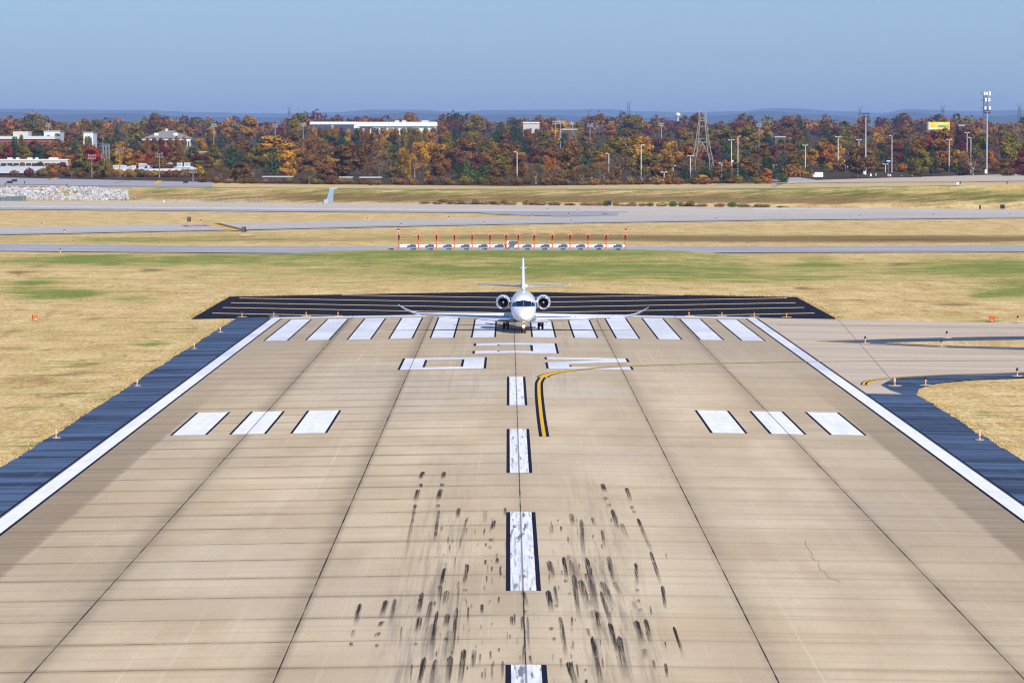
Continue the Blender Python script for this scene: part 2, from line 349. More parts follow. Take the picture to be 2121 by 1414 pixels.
# ---------------- the ground ----------------
GREEN=[(1000,524,560,8,1.25),(950,556,470,28,1.15),(250,538,400,13,1.2),(90,602,110,15,1.4),(2060,553,190,22,1.6),(2130,598,120,22,1.25),(1480,560,380,30,1.0),(560,585,260,12,.3),(190,751,70,6,.8),(60,765,90,7,.6),(50,780,100,6,.5),
 (300,497,150,6,.8),(470,487,120,6,.5),(60,500,150,5,.3),(900,480,300,10,.35),(1990,408,170,12,.75),(1750,404,150,14,.75),(2100,400,60,12,.5),(650,392,700,3,.7),(800,405,260,10,.4),(300,415,250,5,.2),(1900,712,200,4,.5),(2000,808,70,5,.6),(1640,392,500,3,.6),(90,378,110,4,1.6),(396,378,26,5,1.6),(1100,517,420,4,.6),(60,540,200,4,.4),(1060,403,2600,15,.62),(1060,492,2600,10,.5)]
SCRUB=[(1850,494,560,7,1.1),(1150,486,300,8,.5),(1400,470,420,7,.35),(560,497,220,4,.3),(1250,414,420,5,.75),(1700,417,250,5,.7),(2080,425,130,6,.3),(1000,494,2600,9,.42),(1060,405,2600,14,.75),(2000,600,140,8,.25),(450,614,160,6,.2),(30,930,80,40,.25),(2080,840,90,30,.35),(1850,470,300,6,.25),(700,412,140,7,.3),(1500,450,3000,150,.0)]
_rb=random.Random(31)
for _i in range(46):
    _y=_rb.uniform(530,930); _x=_rb.uniform(0,480-max(0,_y-660)*1.35) if _i%3 else _rb.uniform(1640,2121) if _y<650 else _rb.uniform(2000,2121); GREEN.append((_x,_y,_rb.uniform(18,75),_rb.uniform(2.5,6),_rb.uniform(.6,1.2)))
for _i in range(60):
    _y=_rb.uniform(530,930); _x=_rb.uniform(0,500-max(0,_y-660)*1.35) if _i%3 else _rb.uniform(1640,2121) if _y<650 else _rb.uniform(2000,2121); SCRUB.append((_x,_y,_rb.uniform(14,70),_rb.uniform(1.8,4.5),_rb.uniform(.5,.95)))
def blob(L,px,py):
    t=0.
    for cx,cy,rx,ry,k in L:
        d=((px-cx)/rx)**2+((py-cy)/ry)**2
        if d<5: t+=k*math.exp(-d)
    return t
def ppix(x,y,z):
    return 1052.3+FPX*(x-CAMP[0])/y, 295.8+FPX*(CAMP[2]-z)/y
UC=[-1.6,-.8,-.45,-.28,-.21]+[ (px-1060.5)/FPX+.00084 for px in range(-700,2901,20)]+[.21,.28,.45,.8,1.6]
def treeline(x,y):
    px=max(-699.,min(2899.,1060.5+FPX*(x-CAMP[0])/y-8.2)); k=0
    while px>COLS[k+1]: k+=1
    t=(px-COLS[k])/(COLS[k+1]-COLS[k]); return lerp(FEAT[9][k][0],FEAT[9][k+1][0],t)-2
def far_rows(k0,k1,nsub):
    """rows of terrain vertices between two features of the profile"""
    rows=[]
    for i in range(nsub+1):
        row=[]
        for u in UC:
            px=max(-699.,min(2899.,1060.5+FPX*u-8.2)); k=0
            while px>COLS[k+1]: k+=1
            t=(px-COLS[k])/(COLS[k+1]-COLS[k])
            ya=545. if k0<0 else lerp(FEAT[k0][k][0],FEAT[k0][k+1][0],t); yb=lerp(FEAT[k1][k][0],FEAT[k1][k+1][0],t)
            Y=lerp(ya,yb,i/nsub); row.append((CAMP[0]+u*Y,Y))
        rows.append(row)
    return rows
def ground():
    v=[];f=[];g=[];d=[]
    def addgrid(rows,off):
        o=len(v); n=len(rows[0])
        for row in rows:
            for x,y in row:
                z=H(x,y); v.append((x,y,z+off)); 
                if y>60:
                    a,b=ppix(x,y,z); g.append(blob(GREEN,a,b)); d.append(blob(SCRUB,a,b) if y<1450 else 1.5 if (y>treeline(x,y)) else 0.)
                else: g.append(0.); d.append(0.)
        for j in range(len(rows)-1):
            for i in range(n-1): f.append((o+j*n+i,o+j*n+i+1,o+(j+1)*n+i+1,o+(j+1)*n+i))
    xs=sorted(set([-900,-500,-300,-200,-150,-120]+[i*1.6-108.8 for i in range(137)]+[-34,-30,-26.5,0,26.5,34,90,-90,120,150,200,300,500,900]))
    ys=[-120,-40,20,60]+[80+i*5. for i in range(94)]
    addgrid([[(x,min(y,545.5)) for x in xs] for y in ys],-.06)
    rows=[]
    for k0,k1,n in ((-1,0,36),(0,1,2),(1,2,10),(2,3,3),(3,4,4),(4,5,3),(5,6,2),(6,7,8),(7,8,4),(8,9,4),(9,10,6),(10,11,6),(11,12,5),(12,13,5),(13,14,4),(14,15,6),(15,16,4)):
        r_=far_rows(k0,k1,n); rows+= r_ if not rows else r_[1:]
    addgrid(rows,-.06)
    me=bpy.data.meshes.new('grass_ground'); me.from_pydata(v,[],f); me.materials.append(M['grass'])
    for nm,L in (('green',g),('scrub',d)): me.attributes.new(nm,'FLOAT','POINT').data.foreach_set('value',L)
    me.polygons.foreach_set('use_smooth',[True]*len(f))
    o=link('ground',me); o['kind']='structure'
ground()
# ---------------- runway and its paint ----------------
EDGE_TOP=[(30.65,445.0),(47.5,438.2),(80,427),(150,400)]
IS_UP=[(25.4,392.6),(30.,397.5),(34.5,402.),(44.2,407.2),(60,411),(90,404),(150,378)]
IS_LO=[(150,352),(90,368),(60,374.5),(41.,380),(33.,386.),(29.,389.6)]
LOW=[(150,320),(90,339),(60,345),(44,344),(36.9,341.6),(30.4,336.4),(26.6,331),(24.6,326),(23.9,320.6)]
def ragged(x,ya,yb):
    rr=random.Random(int(x)); n=int(abs(yb-ya)/.8); w=0.; out=[]
    for i in range(n+1):
        w=w*.85+rr.gauss(0,.035); out.append((x+w+rr.uniform(-.04,.04),lerp(ya,yb,i/n)))
    return out
rw=sheet('runway',[(rect(-23.05,23.05,20,446.6),0)],M['conc'],0.,step=10); rw['kind']='structure'
tx=sheet('connecting_taxiway',[([(23.05,309.4),(25.4,309.4),(25.0,314),(24.9,321)]+LOW[::-1][2:]+EDGE_TOP[::-1]+[(23.05,445.4)],0)],M['taxi'],0.004,step=10,stepx=30); tx['kind']='structure'
sh1=sheet('shoulder',[([(-23.05,20),(-23.05,446.)]+ragged(-26.35,446.,20),0),([(23.05,309.4),(23.05,20)]+ragged(26.35,20,309.4),0),([(25.4,309.4),(26.35,309.4),(27.3,318),(29.2,325.5),(32.2,331.),(36.1,334.3),(44,336.5),(60,338),(90,332),(150,313)]+LOW[:-1]+[(24.9,321),(25.0,314)],0)],M['seal'],0.,step=10,stepx=30); sh1['kind']='structure'
isl=sheet('island_shoulder',[(IS_UP+IS_LO,0)],M['seal'],.010,step=8,stepx=30); isl['kind']='structure'
ig=sheet('island_grass',[([(30.7,391.2),(34.,394.6),(37.6,396.9),(44.,399.6),(60,403),(90,398),(150,373),(150,357),(90,372),(60,379.5),(43,383),(36.,386.5),(32.4,389.4)],0)],M['grass'],.03,step=8,stepx=30); ig['kind']='structure'
bp=sheet('blast_pad',[([(-30.6,446.6),(-30.9,512.6),(-13,513.6),(0,513.6),(18,512.),(30.8,511.),(30.65,446.6)],0)],M['black'],.004,step=8); bp['kind']='structure'
WB=[M['white'],M['edge']]; WR=[M['whiter'],M['edge']]
def mark(name,x0,x1,y0,y1,b,mats,off=.008):
    return sheet(name,[(rect(x0+b,x1-b,y0,y1),0),(rect(x0,x0+b,y0,y1),1),(rect(x1-b,x1,y0,y1),1)],mats,off,parent=rw)
for x in (-19.9,-16.42,-12.95,-9.5,-6.05,-2.6,2.45,5.95,9.45,12.95,16.45,19.9): mark('threshold_bar',x-1.05,x+1.05,391.8,439.6,.15,WB)
for x in (-18.5,-15.18,-11.75,11.88,15.2,18.58): mark('touchdown_bar',x-1.05,x+1.05,264.1,286.5,.15,WB)
for y0,y1 in ((289.,324.5),(229.6,265.),(169.1,205.2),(109.,145.1),(49.,85.)): mark('centreline_stripe',-.62,.65,y0,y1,.17,WR)
for x0,x1 in ((-23.04,-21.82),(21.82,23.04)): mark('edge_stripe',x0,x1,20,443.,.15,WB,.012)
sheet('threshold_line',[(rect(-22.9,22.9,443.,446.5),0)],M['white'],.012,parent=rw)
# numbers as they lie: read from the far end
sheet('runway_letter',[(rect(1.42,3.2,361.5,380),0),(rect(-3.1,1.42,376.2,380),0),(rect(-3.1,1.42,361.5,365.1),0),(rect(-3.1,-1.4,375.2,376.2),0),(rect(-3.1,-1.4,365.1,366.1),0),
  (rect(3.2,3.38,361.5,380),1),(rect(1.22,1.42,365.1,376.2),1),(rect(-3.3,-3.1,361.5,366.1),1),(rect(-3.3,-3.1,375.2,380),1),(rect(-1.4,-1.2,375.2,376.6),1),(rect(-1.4,-1.2,364.8,366.1),1)],WB,.008,parent=rw)
sheet('runway_number',[(rect(-8.3,-6.75,337,355),0),(rect(-3.8,-2.3,337,355),0),(rect(-6.75,-3.8,351.9,355),0),(rect(-6.75,-3.8,337,340.3),0),
  (rect(-8.48,-8.3,337,355),1),(rect(-6.75,-6.57,340.3,351.9),1),(rect(-3.98,-3.8,340.3,351.9),1),(rect(-2.3,-2.12,337,355),1)],WB,.008,parent=rw)
sheet('runway_number',[([(2.38,355.),(2.38,351.6),(6.7,351.6),(8.3,349.),(8.3,355.)],0),([(2.38,343.5),(4.2,345.3),(8.3,349.),(6.7,351.6),(2.38,346.4)],0),([(2.38,337.),(8.3,337.),(8.3,341.8),(6.9,341.8),(6.9,340.2),(3.9,340.2),(3.9,345.),(2.38,343.5)],0),
  (rect(2.2,2.38,351.6,355.),1),(rect(8.3,8.48,349.,355.),1),(rect(2.2,2.38,337.,346.4),1),(rect(8.3,8.48,337.,341.8),1),(rect(6.72,6.9,340.2,341.8),1),([(3.9,340.2),(4.08,340.2),(4.08,342.),(3.9,342.)],1)],WB,.008,parent=rw)
lead=smooth_line([(1.45,258.3),(1.42,280),(1.48,308),(1.66,320),(2.3,328.5),(4.3,335.3),(8.6,343.),(17.8,351.4),(25.1,356.),(39.2,361.),(70,360),(150,337)],7)
ribbon('lead_off_line',lead[:25],((-.10,.10,0),(-.28,-.10,1),(.10,.28,1)),[M['yel'],M['edge']],.016,rw)
ribbon('lead_off_line',lead[24:36],((-.30,.30,0),(-.42,-.30,1),(.30,.42,1)),[M['yel'],M['edge']],.016,rw)
ribbon('taxi_centre_line',lead[35:],((-.38,.38,0),),M['yeld'],.020,tx)
ribbon('taxi_centre_line',smooth_line([(24.,428.),(33,429),(48,426),(90,413),(150,388)],5),((-.34,.34,0),),M['yeld'],.016,tx)
ribbon('taxi_edge_line',smooth_line(LOW[::-1],5),((-.3,-.12,0),(.02,.2,0),(-.4,-.3,1),(-.12,.02,1)),[M['yel'],M['edge']],.022,tx)
ribbon('taxi_edge_line',smooth_line(IS_UP,4),((-.4,-.05,0),(.05,.4,0)),M['yeld'],.022,tx)
ribbon('taxi_edge_line',smooth_line([IS_UP[0]]+IS_LO[::-1],4),((-.4,-.05,0),(.05,.4,0)),M['yeld'],.024,tx)
tj=MB()
M['joint']=plain('joint_tar',(.20,.165,.13),.9)
for a,b in (((30.7,445.),(26.,322.)),((47.5,438),(40.,344.)),((64,432),(56,346))):
    pts=[(lerp(a[0],b[0],t/20),lerp(a[1],b[1],t/20)) for t in range(21)]
    ribbon('slab_joint',pts,((-.03,.03,0),),M['joint'],.007,tx)
# chevrons on the blast pad
def clipline(x0,y0,x1,y1):
    return (x0,y0,x1,y1)
for k,ap in enumerate((415.6,430.8,446.9,461.4,476.6,492.2)):
    polys=[]
    for sg in (-1,1):
        xa=max(0.,447.1-ap); xb=min(29.5,510.8-ap)
        if xb<=xa: continue
        w_=.62
        ya=ap+xa; yb=ap+xb
        pts=[(sg*xa,ya),(sg*xb,yb),(sg*xb,yb+w_*2.),(sg*xa,ya+w_*2.)]
        polys.append((pts if sg>0 else pts[::-1],0))
    if polys: sheet('chevron_stripe',polys,M['yelp'],.009,parent=bp,step=10)
# short dry grass standing along the pavement edges and over the near fields
def tufts():
    rr=random.Random(12); v=[];f=[];cl=[]
    def one(x,y,h,w_):
        a=rr.uniform(-.7,.7); dx,dy=math.cos(a)*w_,math.sin(a)*w_; z=H(x,y)-.07; lx,ly=rr.gauss(0,h*.5),rr.gauss(0,h*.5); o=len(v)
        v.extend([(x-dx,y-dy,z),(x+dx,y+dy,z),(x+dx*.5+lx,y+dy*.5+ly,z+h),(x-dx*.7+lx,y-dy*.7+ly,z+h*.8)]); f.append((o,o+1,o+2,o+3))
        t=rr.random(); c=(.44,.34,.17) if t<.5 else (.32,.22,.09) if t<.85 else (.22,.22,.06); j=rr.uniform(.8,1.15); cl.extend([(c[0]*j,c[1]*j,c[2]*j,1.)]*4)
    for sg,ya,yb in ((-1,225,444),(1,235,309)):
        for i in range(2400 if sg<0 else 600): one(sg*(26.32+abs(rr.gauss(0,.5))-.05),rr.uniform(ya,yb),rr.uniform(.03,.09),rr.uniform(.02,.07))
    for i in range(1500): x=-30.8-abs(rr.gauss(0,.4)); y=rr.uniform(446,513); one(x if i%2 else -x,y,rr.uniform(.06,.14),rr.uniform(.03,.09))
    for i in range(1200): one(rr.uniform(-31,31),513.4+abs(rr.gauss(0,.5)),rr.uniform(.06,.14),rr.uniform(.04,.1))
    me=bpy.data.meshes.new('grass'); me.from_pydata(v,[],f); at_=me.color_attributes.new('leafcol','FLOAT_COLOR','POINT'); at_.data.foreach_set('color',[x for c in cl for x in c])
    s=Sh('dry_grass_blades',.95,spec=.03); q=s.n('Attribute'); q.attribute_name='leafcol'; s.col(s.mix(.25,q.outputs['Color'],s.mix(s.noise(s.pos(),.3,3.),(.36,.26,.11),(.50,.39,.2)))); me.materials.append(s.m)
    o=link('grass',me); o['kind']='stuff'; tag(o,'short dry grass along the pavement edges','grass')
tufts()
# rubber left by tyres, and a crack: the marks lie on the concrete
def m_rubber():
    s=Sh('tyre_rubber',.95,spec=.03); s.col((.036,.030,.030)); uv=s.n('UVMap').outputs[0]; U,V,_=s.xyz(uv); p=s.pos(); st=s.attr('strength')
    e=s.ma('ABSOLUTE',s.ma('MULTIPLY_ADD',U,2.,-1.)); e=s.ma('ADD',e,s.ma('MULTIPLY',s.ma('POWER',s.mr(V,.13,0.,smooth=False),2.2),.95))
    e=s.ma('ADD',e,s.ma('MULTIPLY_ADD',s.noise(s.sc(p,(6.,.7,1.)),1.,3.),.5,-.25))
    a=s.mr(e,1.,.55); a=s.ma('MULTIPLY',a,s.ma('POWER',s.mr(V,1.,.30),.8)); 
    stx=s.noise(s.sc(p,(16.,.10,1.)),1.,3.,.7); a=s.ma('MULTIPLY',a,s.mr(stx,.36,.6,.25,1.))
    a=s.ma('MULTIPLY',a,s.mr(s.noise(s.sc(p,(2.,.35,1.)),1.,3.,.6),.25,.5,.55,1.)); a=s.ma('MULTIPLY',a,st,clamp=True); s.put(s.b.inputs['Alpha'],a); return s.m
def marks():
    RAW=[(500,75,482,116,34,.9),(622,75,615,115,30,.8),(470,178,455,245,34,.9),(603,175,585,245,34,.7),(455,255,400,560,24,.35),(592,295,565,490,24,.55),(710,287,700,345,28,.5),(760,335,700,560,20,.45),(865,300,860,375,26,.3),(918,360,905,412,26,.85),(980,285,975,335,24,.45),(800,410,805,440,12,.4),(860,405,855,447,12,.55),(628,635,600,755,28,.75),(760,615,740,725,28,.85),(605,740,590,860,26,.5),(710,710,695,900,20,.4),(640,770,625,855,38,.55),(495,780,470,905,36,.65),(130,845,105,960,38,.8),(285,825,255,920,40,.9),(335,815,305,965,34,.45),(262,950,240,985,36,.6),(240,1015,225,1042,36,.55),(97,1000,85,1045,30,.4),(550,830,520,970,34,.55),(480,925,460,1020,44,.75),(583,885,550,1090,26,.7),(645,905,630,980,40,.75),(697,865,670,1140,28,.65),(375,980,365,1060,14,.4),(765,865,760,965,14,.55),(845,850,843,905,22,.85),(892,825,885,855,12,.5),(945,805,940,845,14,.6),(740,1110,715,1310,40,.8),(800,1115,790,1215,36,.4),(510,1155,470,1340,36,.8),(575,1170,545,1340,34,.7),(660,1150,640,1340,46,.6),(435,1200,425,1320,14,.35),(835,1140,830,1205,16,.45),(895,1125,895,1175,14,.55),(905,1195,903,1295,18,.5),(965,1180,963,1285,18,.55),(865,1220,862,1295,14,.35),(865,590,862,622,20,.6),(935,580,932,614,24,.7),(903,630,900,662,12,.6),(952,628,950,660,14,.7),(905,690,903,742,10,.4),
     (1085,775,1105,855,34,.55),(1018,920,1018,975,24,.65),(1035,905,1035,975,14,.65),(1080,920,1082,1010,24,.55),(1110,920,1118,1110,16,.55),(1088,1085,1085,1200,14,.55),(1125,1150,1135,1200,20,.55),(1068,1145,1068,1195,14,.5),
     (1550,145,1562,192,34,.9),(1690,168,1712,245,30,.8),(1605,293,1640,410,30,.7),(1365,320,1380,385,34,.6),(1425,350,1440,570,28,.5),(1490,343,1500,390,22,.5),(1755,345,1830,525,26,.8),(1660,375,1690,460,30,.45),(1550,415,1560,520,24,.4),(1830,540,1890,725,26,.7),(1255,388,1258,435,16,.6),(1307,395,1308,430,14,.6),(1235,595,1260,695,42,.6),(1322,572,1340,695,30,.85),(1365,590,1385,680,34,.35),(1455,575,1500,800,36,.75),(1580,565,1620,730,32,.65),(1745,608,1755,735,26,.8),(1380,675,1410,910,36,.7),(1420,705,1465,870,50,.55),(1545,715,1610,860,50,.55),(1230,768,1250,885,38,.8),(1272,742,1280,845,26,.6),(1900,740,1918,865,26,.85),(1540,770,1600,970,30,.55),(1620,720,1650,785,40,.4),(1515,895,1530,985,28,.6),(1590,958,1640,1130,40,.8),(1645,1035,1675,1200,44,.65),(1745,945,1785,1070,44,.8),(1800,935,1830,1070,34,.7),(1965,980,2020,1140,24,.95),(1300,920,1335,1140,34,.7),(1490,1035,1540,1310,40,.85),(1350,1185,1395,1330,46,.85),(1370,925,1372,980,16,.6),(1305,1165,1310,1225,16,.55),(1845,1175,1860,1235,20,.7),(1918,1195,1930,1275,22,.7),(1795,1110,1800,1165,36,.4),(1460,990,1475,1045,28,.35),(1455,1290,1452,1340,24,.7),(1400,1200,1410,1290,14,.5),(1650,1140,1690,1290,60,.3),(1480,700,1510,900,60,.3),(1350,560,1420,760,80,.22),(1500,880,1560,1080,90,.25),(560,960,520,1180,90,.22),(660,1000,630,1200,80,.22)]
    rr=random.Random(4)
    for i in range(120):
        x=rr.choice((rr.gauss(650,110),rr.gauss(930,80),rr.gauss(1480,150),rr.uniform(700,1950))); y=rr.uniform(330,1280); L=rr.uniform(12,60); RAW.append((x,y,x+(x-1060)*.0002*L,y+L,rr.uniform(7,15),rr.uniform(.2,.6)))
    for x,y,x2 in ((484,145,.8),(610,143,.7),(588,265,.5),(575,430,.3),(1567,222,.4),(1590,262,.35),(1722,275,.4),(1735,300,.3),(452,268,.5),(446,312,.4),(438,352,.3),(895,465,.45),(888,510,.35),(1250,985,.4),(1265,1045,.35),(1280,850,.35),(78,1075,.6),(228,1085,.5),(635,1045,.4),(455,1075,.4),(745,760,.35),(742,815,.3),(1755,760,.35),(1760,822,.4),(1770,875,.35),(1098,885,.5),(1335,705,.4),(1360,780,.3)): RAW.append((x,y,x,y+22,28,x2))
    v=[];f=[];uv=[];st=[]
    for xt,yt,xb,yb,w_,s_ in RAW:
        q=[]
        xb+=(xb-xt)*.2; yb+=(yb-yt)*.2; s_=min(1.,s_*1.18)
        for x,y,d in ((xt,yt,-1),(xt,yt,1),(xb,yb,1),(xb,yb,-1)): q.append(gp(700+(x+d*w_/2)/2.828,950+y/2.828,Y0=110))
        n=max(1,int((q[0][1]-q[3][1])/6)); o=len(v); L=[]
        for i in range(n+1):
            t=i/n
            for a,b in ((0,3),(1,2)):
                x=lerp(q[a][0],q[b][0],t); y=lerp(q[a][1],q[b][1],t); v.append((x,y,H(x,y)+.014+.0006*(len(f)%9))); st.append(s_)
        for i in range(n):
            f.append((o+2*i+2,o+2*i+3,o+2*i+1,o+2*i)); uv+= [(0,(i+1)/n),(1,(i+1)/n),(1,i/n),(0,i/n)]
    me=bpy.data.meshes.new('tyre_mark'); me.from_pydata(v,[],f); me.materials.append(m_rubber()); l=me.uv_layers.new(name='UVMap')
    l.data.foreach_set('uv',[c for p in uv for c in p]); me.attributes.new('strength','FLOAT','POINT').data.foreach_set('value',st)
    o=link('tyre_mark',me,rw); o['kind']='stuff'
marks()
ck=[gp(1420+x/2.75,900+y/2.75) for x,y in ((682,600),(683,628),(700,650),(722,680),(716,695),(738,716),(762,722),(756,742),(768,770),(792,780),(806,802),(822,818),(850,826),(880,838))]
ribbon('pavement_crack',[(p[0],p[1]) for p in ck],((-.012,.008,0),),plain('crack_dirt',(.26,.205,.15),.95),.007,rw)
# ---------------- far taxiways, runway, apron ----------------
def band(name,mat,k0,t0,k1,t1,xa,xb,off=.05,n=3,parent=None,taper=None,stp=20):
    """strip of pavement between two lines of the terrain profile, from photo column xa to xb"""
    mb=MB(); cols=[px for px in range(int(xa),int(xb)+1,stp)]; rows=[]
    for i in range(n+1):
        row=[]
        for px in cols:
            ta,tb=(t0,t1) if taper is None else taper(px)
            k=0; p_=max(-699.,min(2899.,px))
            while p_>COLS[k+1]: k+=1
            t=(p_-COLS[k])/(COLS[k+1]-COLS[k]); fy=lambda q:lerp(FEAT[q][k][0],FEAT[q][k+1][0],t)
            ya=lerp(fy(k0),fy(k0+1),ta); yb=lerp(fy(k1),fy(k1+1),tb); Y=lerp(ya,yb,i/n)
            X=CAMP[0]+((px-1060.5)/FPX+.00084)*Y; row.append((X,Y,H(X,Y)+off))
        rows.append(row)
    mb.loft(rows,closed=False,smooth=True); mb.f=[q for q in mb.f]
    o=mb.build(name,mat,parent)
    if not parent: o['kind']='structure'
    return o
tw1=band('near_taxiway',M['lilac'],0,0.,0,1.,-700,2900)
band('centre_strip',M['greyc'],0,.47,0,.53,-700,2900,.058,1,tw1).hide_render=False
tw2=band('far_taxiway',M['greyc'],2,0.,2,1.,-700,2900,.05)
band('taxiway_shoulder',M['lilac'],2,0.,2,.2,-700,2900,.062,1,tw2)
rw3=band('far_runway',M['rwy'],4,0.,4,1.,-700,2900,.05)
band('runway_shoulder',M['lilac'],4,0.,4,.2,-700,1300,.062,1,rw3)
band('edge_stripe',M['white'],4,.27,4,.335,-700,1560,.07,1,rw3)
band('edge_stripe',M['white'],4,.28,4,.35,1560,2900,.07,1,rw3)
band('edge_stripe',M['white'],4,.95,4,.985,240,1000,.07,1,rw3)
band('edge_stripe',M['white'],4,.60,4,.72,1560,1810,.07,1,rw3)
band('merging_pavement',M['rwy'],3,-.01,3,1.01,1280,2900,.054,2)
band('merging_fillet',M['lilac'],3,.55,3,1.01,1140,1280,.052,2,taper=lambda px:(lerp(.2,.0,(px-1140)/140),1.01))
band('merging_fillet',M['lilac'],3,.4,3,1.01,1000,1140,.051,2,taper=lambda px:(lerp(.8,.25,(px-1000)/140),1.01))
band('bank_path',M['greyc'],7,.06,7,.16,430,2000,.04,1)
lt=band('left_pavement',M['lilac'],7,.02,7,.16,-700,470,.04,1)
band('left_pavement',M['lilac'],7,.38,9,-.0,-700,440,.04,3,taper=lambda px:((.30+ .16*math.exp(-((px-95)/60.)**4)+.1*math.exp(-((px-395)/30.)**4),-.0)))
band('apron',M['apron'],8,.2,9,.03,1600,2900,.06,4,taper=lambda px:(lerp(.55,.0,min(1,(px-1600)/400)),.03 if px>1640 else lerp(-.6,.03,(px-1600)/40.)))
band('apron_edge',M['lilac'],8,-.12,8,.05,1480,2900,.06,1,taper=lambda px:(lerp(.5,-.1,min(1,max(0,(px-1600))/400)),lerp(.62,.02,min(1,max(0,(px-1600))/400))))

# ---------------- the jet (local x right as seen, y back from the nose, z up) ----------------
def build_jet():
    jet=thing('business_jet',(.78,397.3,H(.78,402.)),'white twin engine business jet facing the camera on the runway threshold, nose light lit','airplane')
    wh=Sh('white_gloss_paint',.22,spec=.5); wh.b.inputs['Coat Weight'].default_value=.5; wh.b.inputs['Coat Roughness'].default_value=.08
    wh.col(wh.mix(wh.noise(wh.obj(),1.3,4.),(.80,.81,.83),(.87,.88,.89))); W=wh.m
    chrome=plain('polished_metal',(.86,.88,.90),.14,1.,var=.04); dark=plain('dark_metal',(.06,.06,.065),.45,.8); rub=plain('tyre_rubber_black',(.018,.018,.02),.85)
    steel=plain('gear_steel',(.42,.43,.45),.4,.7); glass=plain('cockpit_glass',(.006,.012,.04),.05,0.,spec=.9,var=.5,scale=3.); frame=plain('window_frame_blue',(.10,.14,.26),.3,.2)
    fanm=plain('fan_titanium',(.20,.19,.18),.4,.9); belly=plain('silver_belly',(.55,.57,.60),.3,.6); seam=plain('seam_grey',(.35,.36,.40),.5)
    # fuselage: y, top, bottom, half width
    FS=((0,1.40,1.32,.03),(.06,1.47,1.25,.12),(.2,1.58,1.17,.23),(.6,1.80,1.04,.43),(1.2,2.00,.96,.64),(1.9,2.17,.93,.81),(2.6,2.33,.93,.94),(3.0,2.50,.94,.98),(3.4,2.70,.95,1.01),(3.9,2.95,.97,1.05),(4.6,3.16,.98,1.08),(5.6,3.28,1.0,1.10),(7,3.31,1.02,1.11),(9,3.31,1.05,1.11),(12,3.31,1.10,1.10),(13.5,3.29,1.25,1.04),(15,3.22,1.55,.86),(16.5,3.08,1.95,.58),(17.8,2.93,2.30,.32),(18.6,2.80,2.50,.13))
    def sec(y):
        for a,b in zip(FS,FS[1:]):
            if y<=b[0]:
                t=max(0,(y-a[0])/(b[0]-a[0])); return tuple(lerp(a[i],b[i],t) for i in (1,2,3))
        return FS[-1][1:]
    def ring(y,n=40,g=0.):
        t,b,w_=sec(y); zc=lerp(b,t,.47); out=[]
        for i in range(n):
            a=2*math.pi*i/n; cx,sz=math.cos(a),math.sin(a); hz=(t-zc if sz>0 else zc-b)
            out.append(((w_+g)*math.copysign(abs(cx)**.94,cx),y,zc+(hz+g)*math.copysign(abs(sz)**.94,sz)))
        return out
    ys=[0,.06,.13,.2,.4,.6,.9,1.2,1.55,1.9,2.25,2.6,2.8,3.0,3.2,3.4,3.65,3.9,4.25,4.6,5.1,5.6,7,9,12,12.8,13.5,14.2,15,15.8,16.5,17.2,17.8,18.6]
    fus=MB().loft([ring(y) for y in ys],caps=True).build('fuselage',W,jet)
    def surf(x,z):
        """how far back the fuselage surface lies behind a point of its front view"""
        lo,hi=0.,8.
        for _ in range(40):
            m=(lo+hi)/2; t,b,w_=sec(m); zc=lerp(b,t,.47); hz=t-zc if z>zc else zc-b
            if (abs(x)/w_)**2.13+(abs(z-zc)/hz)**2.13<1: hi=m
            else: lo=m
        return hi
    def pane(name,c,mat,off,nx=10,nz=5,parent=None):
        mb=MB(); rows=[]
        for j in range(nz+1):
            v=j/nz; L=[lerp(c[0][k],c[3][k],v) for k in (0,1)]; Q=[lerp(c[1][k],c[2][k],v) for k in (0,1)]; row=[]
            for i in range(nx+1):
                x=lerp(L[0],Q[0],i/nx); z=lerp(L[1],Q[1],i/nx); row.append((x*(1+off*.5),surf(x,z)-off,z+off*.4))
            rows.append(row)
        mb.loft(rows,closed=False,smooth=True); return mb.build(name,mat,parent)
    for sg in (-1,1):
        f_=lambda *p:[(sg*x,z) for x,z in p] if sg>0 else [(sg*x,z) for x,z in (p[1],p[0],p[3],p[2])]
        pane('windshield_frame',f_((0.0,2.255),(.985,2.235),(.965,2.50),(0.0,2.785)),frame,.012,22,8,fus)
        pane('windshield',f_((.045,2.30),(.60,2.28),(.66,2.665),(.045,2.735)),glass,.022,14,8,fus)
        pane('side_window',f_((.665,2.28),(.962,2.29),(.945,2.47),(.725,2.64)),glass,.022,10,8,fus)
        mb=MB(); mb.tube((sg*.10,surf(.10,2.28)-.06,2.28),(sg*.33,surf(.33,2.58)-.04,2.58),.012,n=5); mb.build('wiper',rub,fus)
    mb=MB()
    for sg in (-1,1):
        for k in range(6):
            y=5.6+k*1.05; t,b,w_=sec(y); mb.lathe([(0,0),(.2,0)],n=4) if False else None
    # belly fairing between the wings
    FB=((6.0,.6,1.05,.99),(6.7,1.0,1.40,.84),(7.6,1.22,1.52,.72),(9.5,1.28,1.55,.68),(11.5,1.2,1.5,.72),(13,.85,1.4,.95),(13.8,.5,1.35,1.18))
    MB().loft([[(w_*math.cos(2*math.pi*i/24),y,lerp(b,t,.5)+(t-b)/2*math.sin(2*math.pi*i/24)) for i in range(24)] for y,w_,t,b in FB],caps=True).build('belly_fairing',belly,jet)
    # wings
    AF=((1.,0.),(.8,.033),(.55,.058),(.3,.067),(.14,.056),(.05,.036),(.012,.017),(0,0),(.012,-.014),(.05,-.026),(.14,-.036),(.3,-.042),(.55,-.032),(.8,-.015))
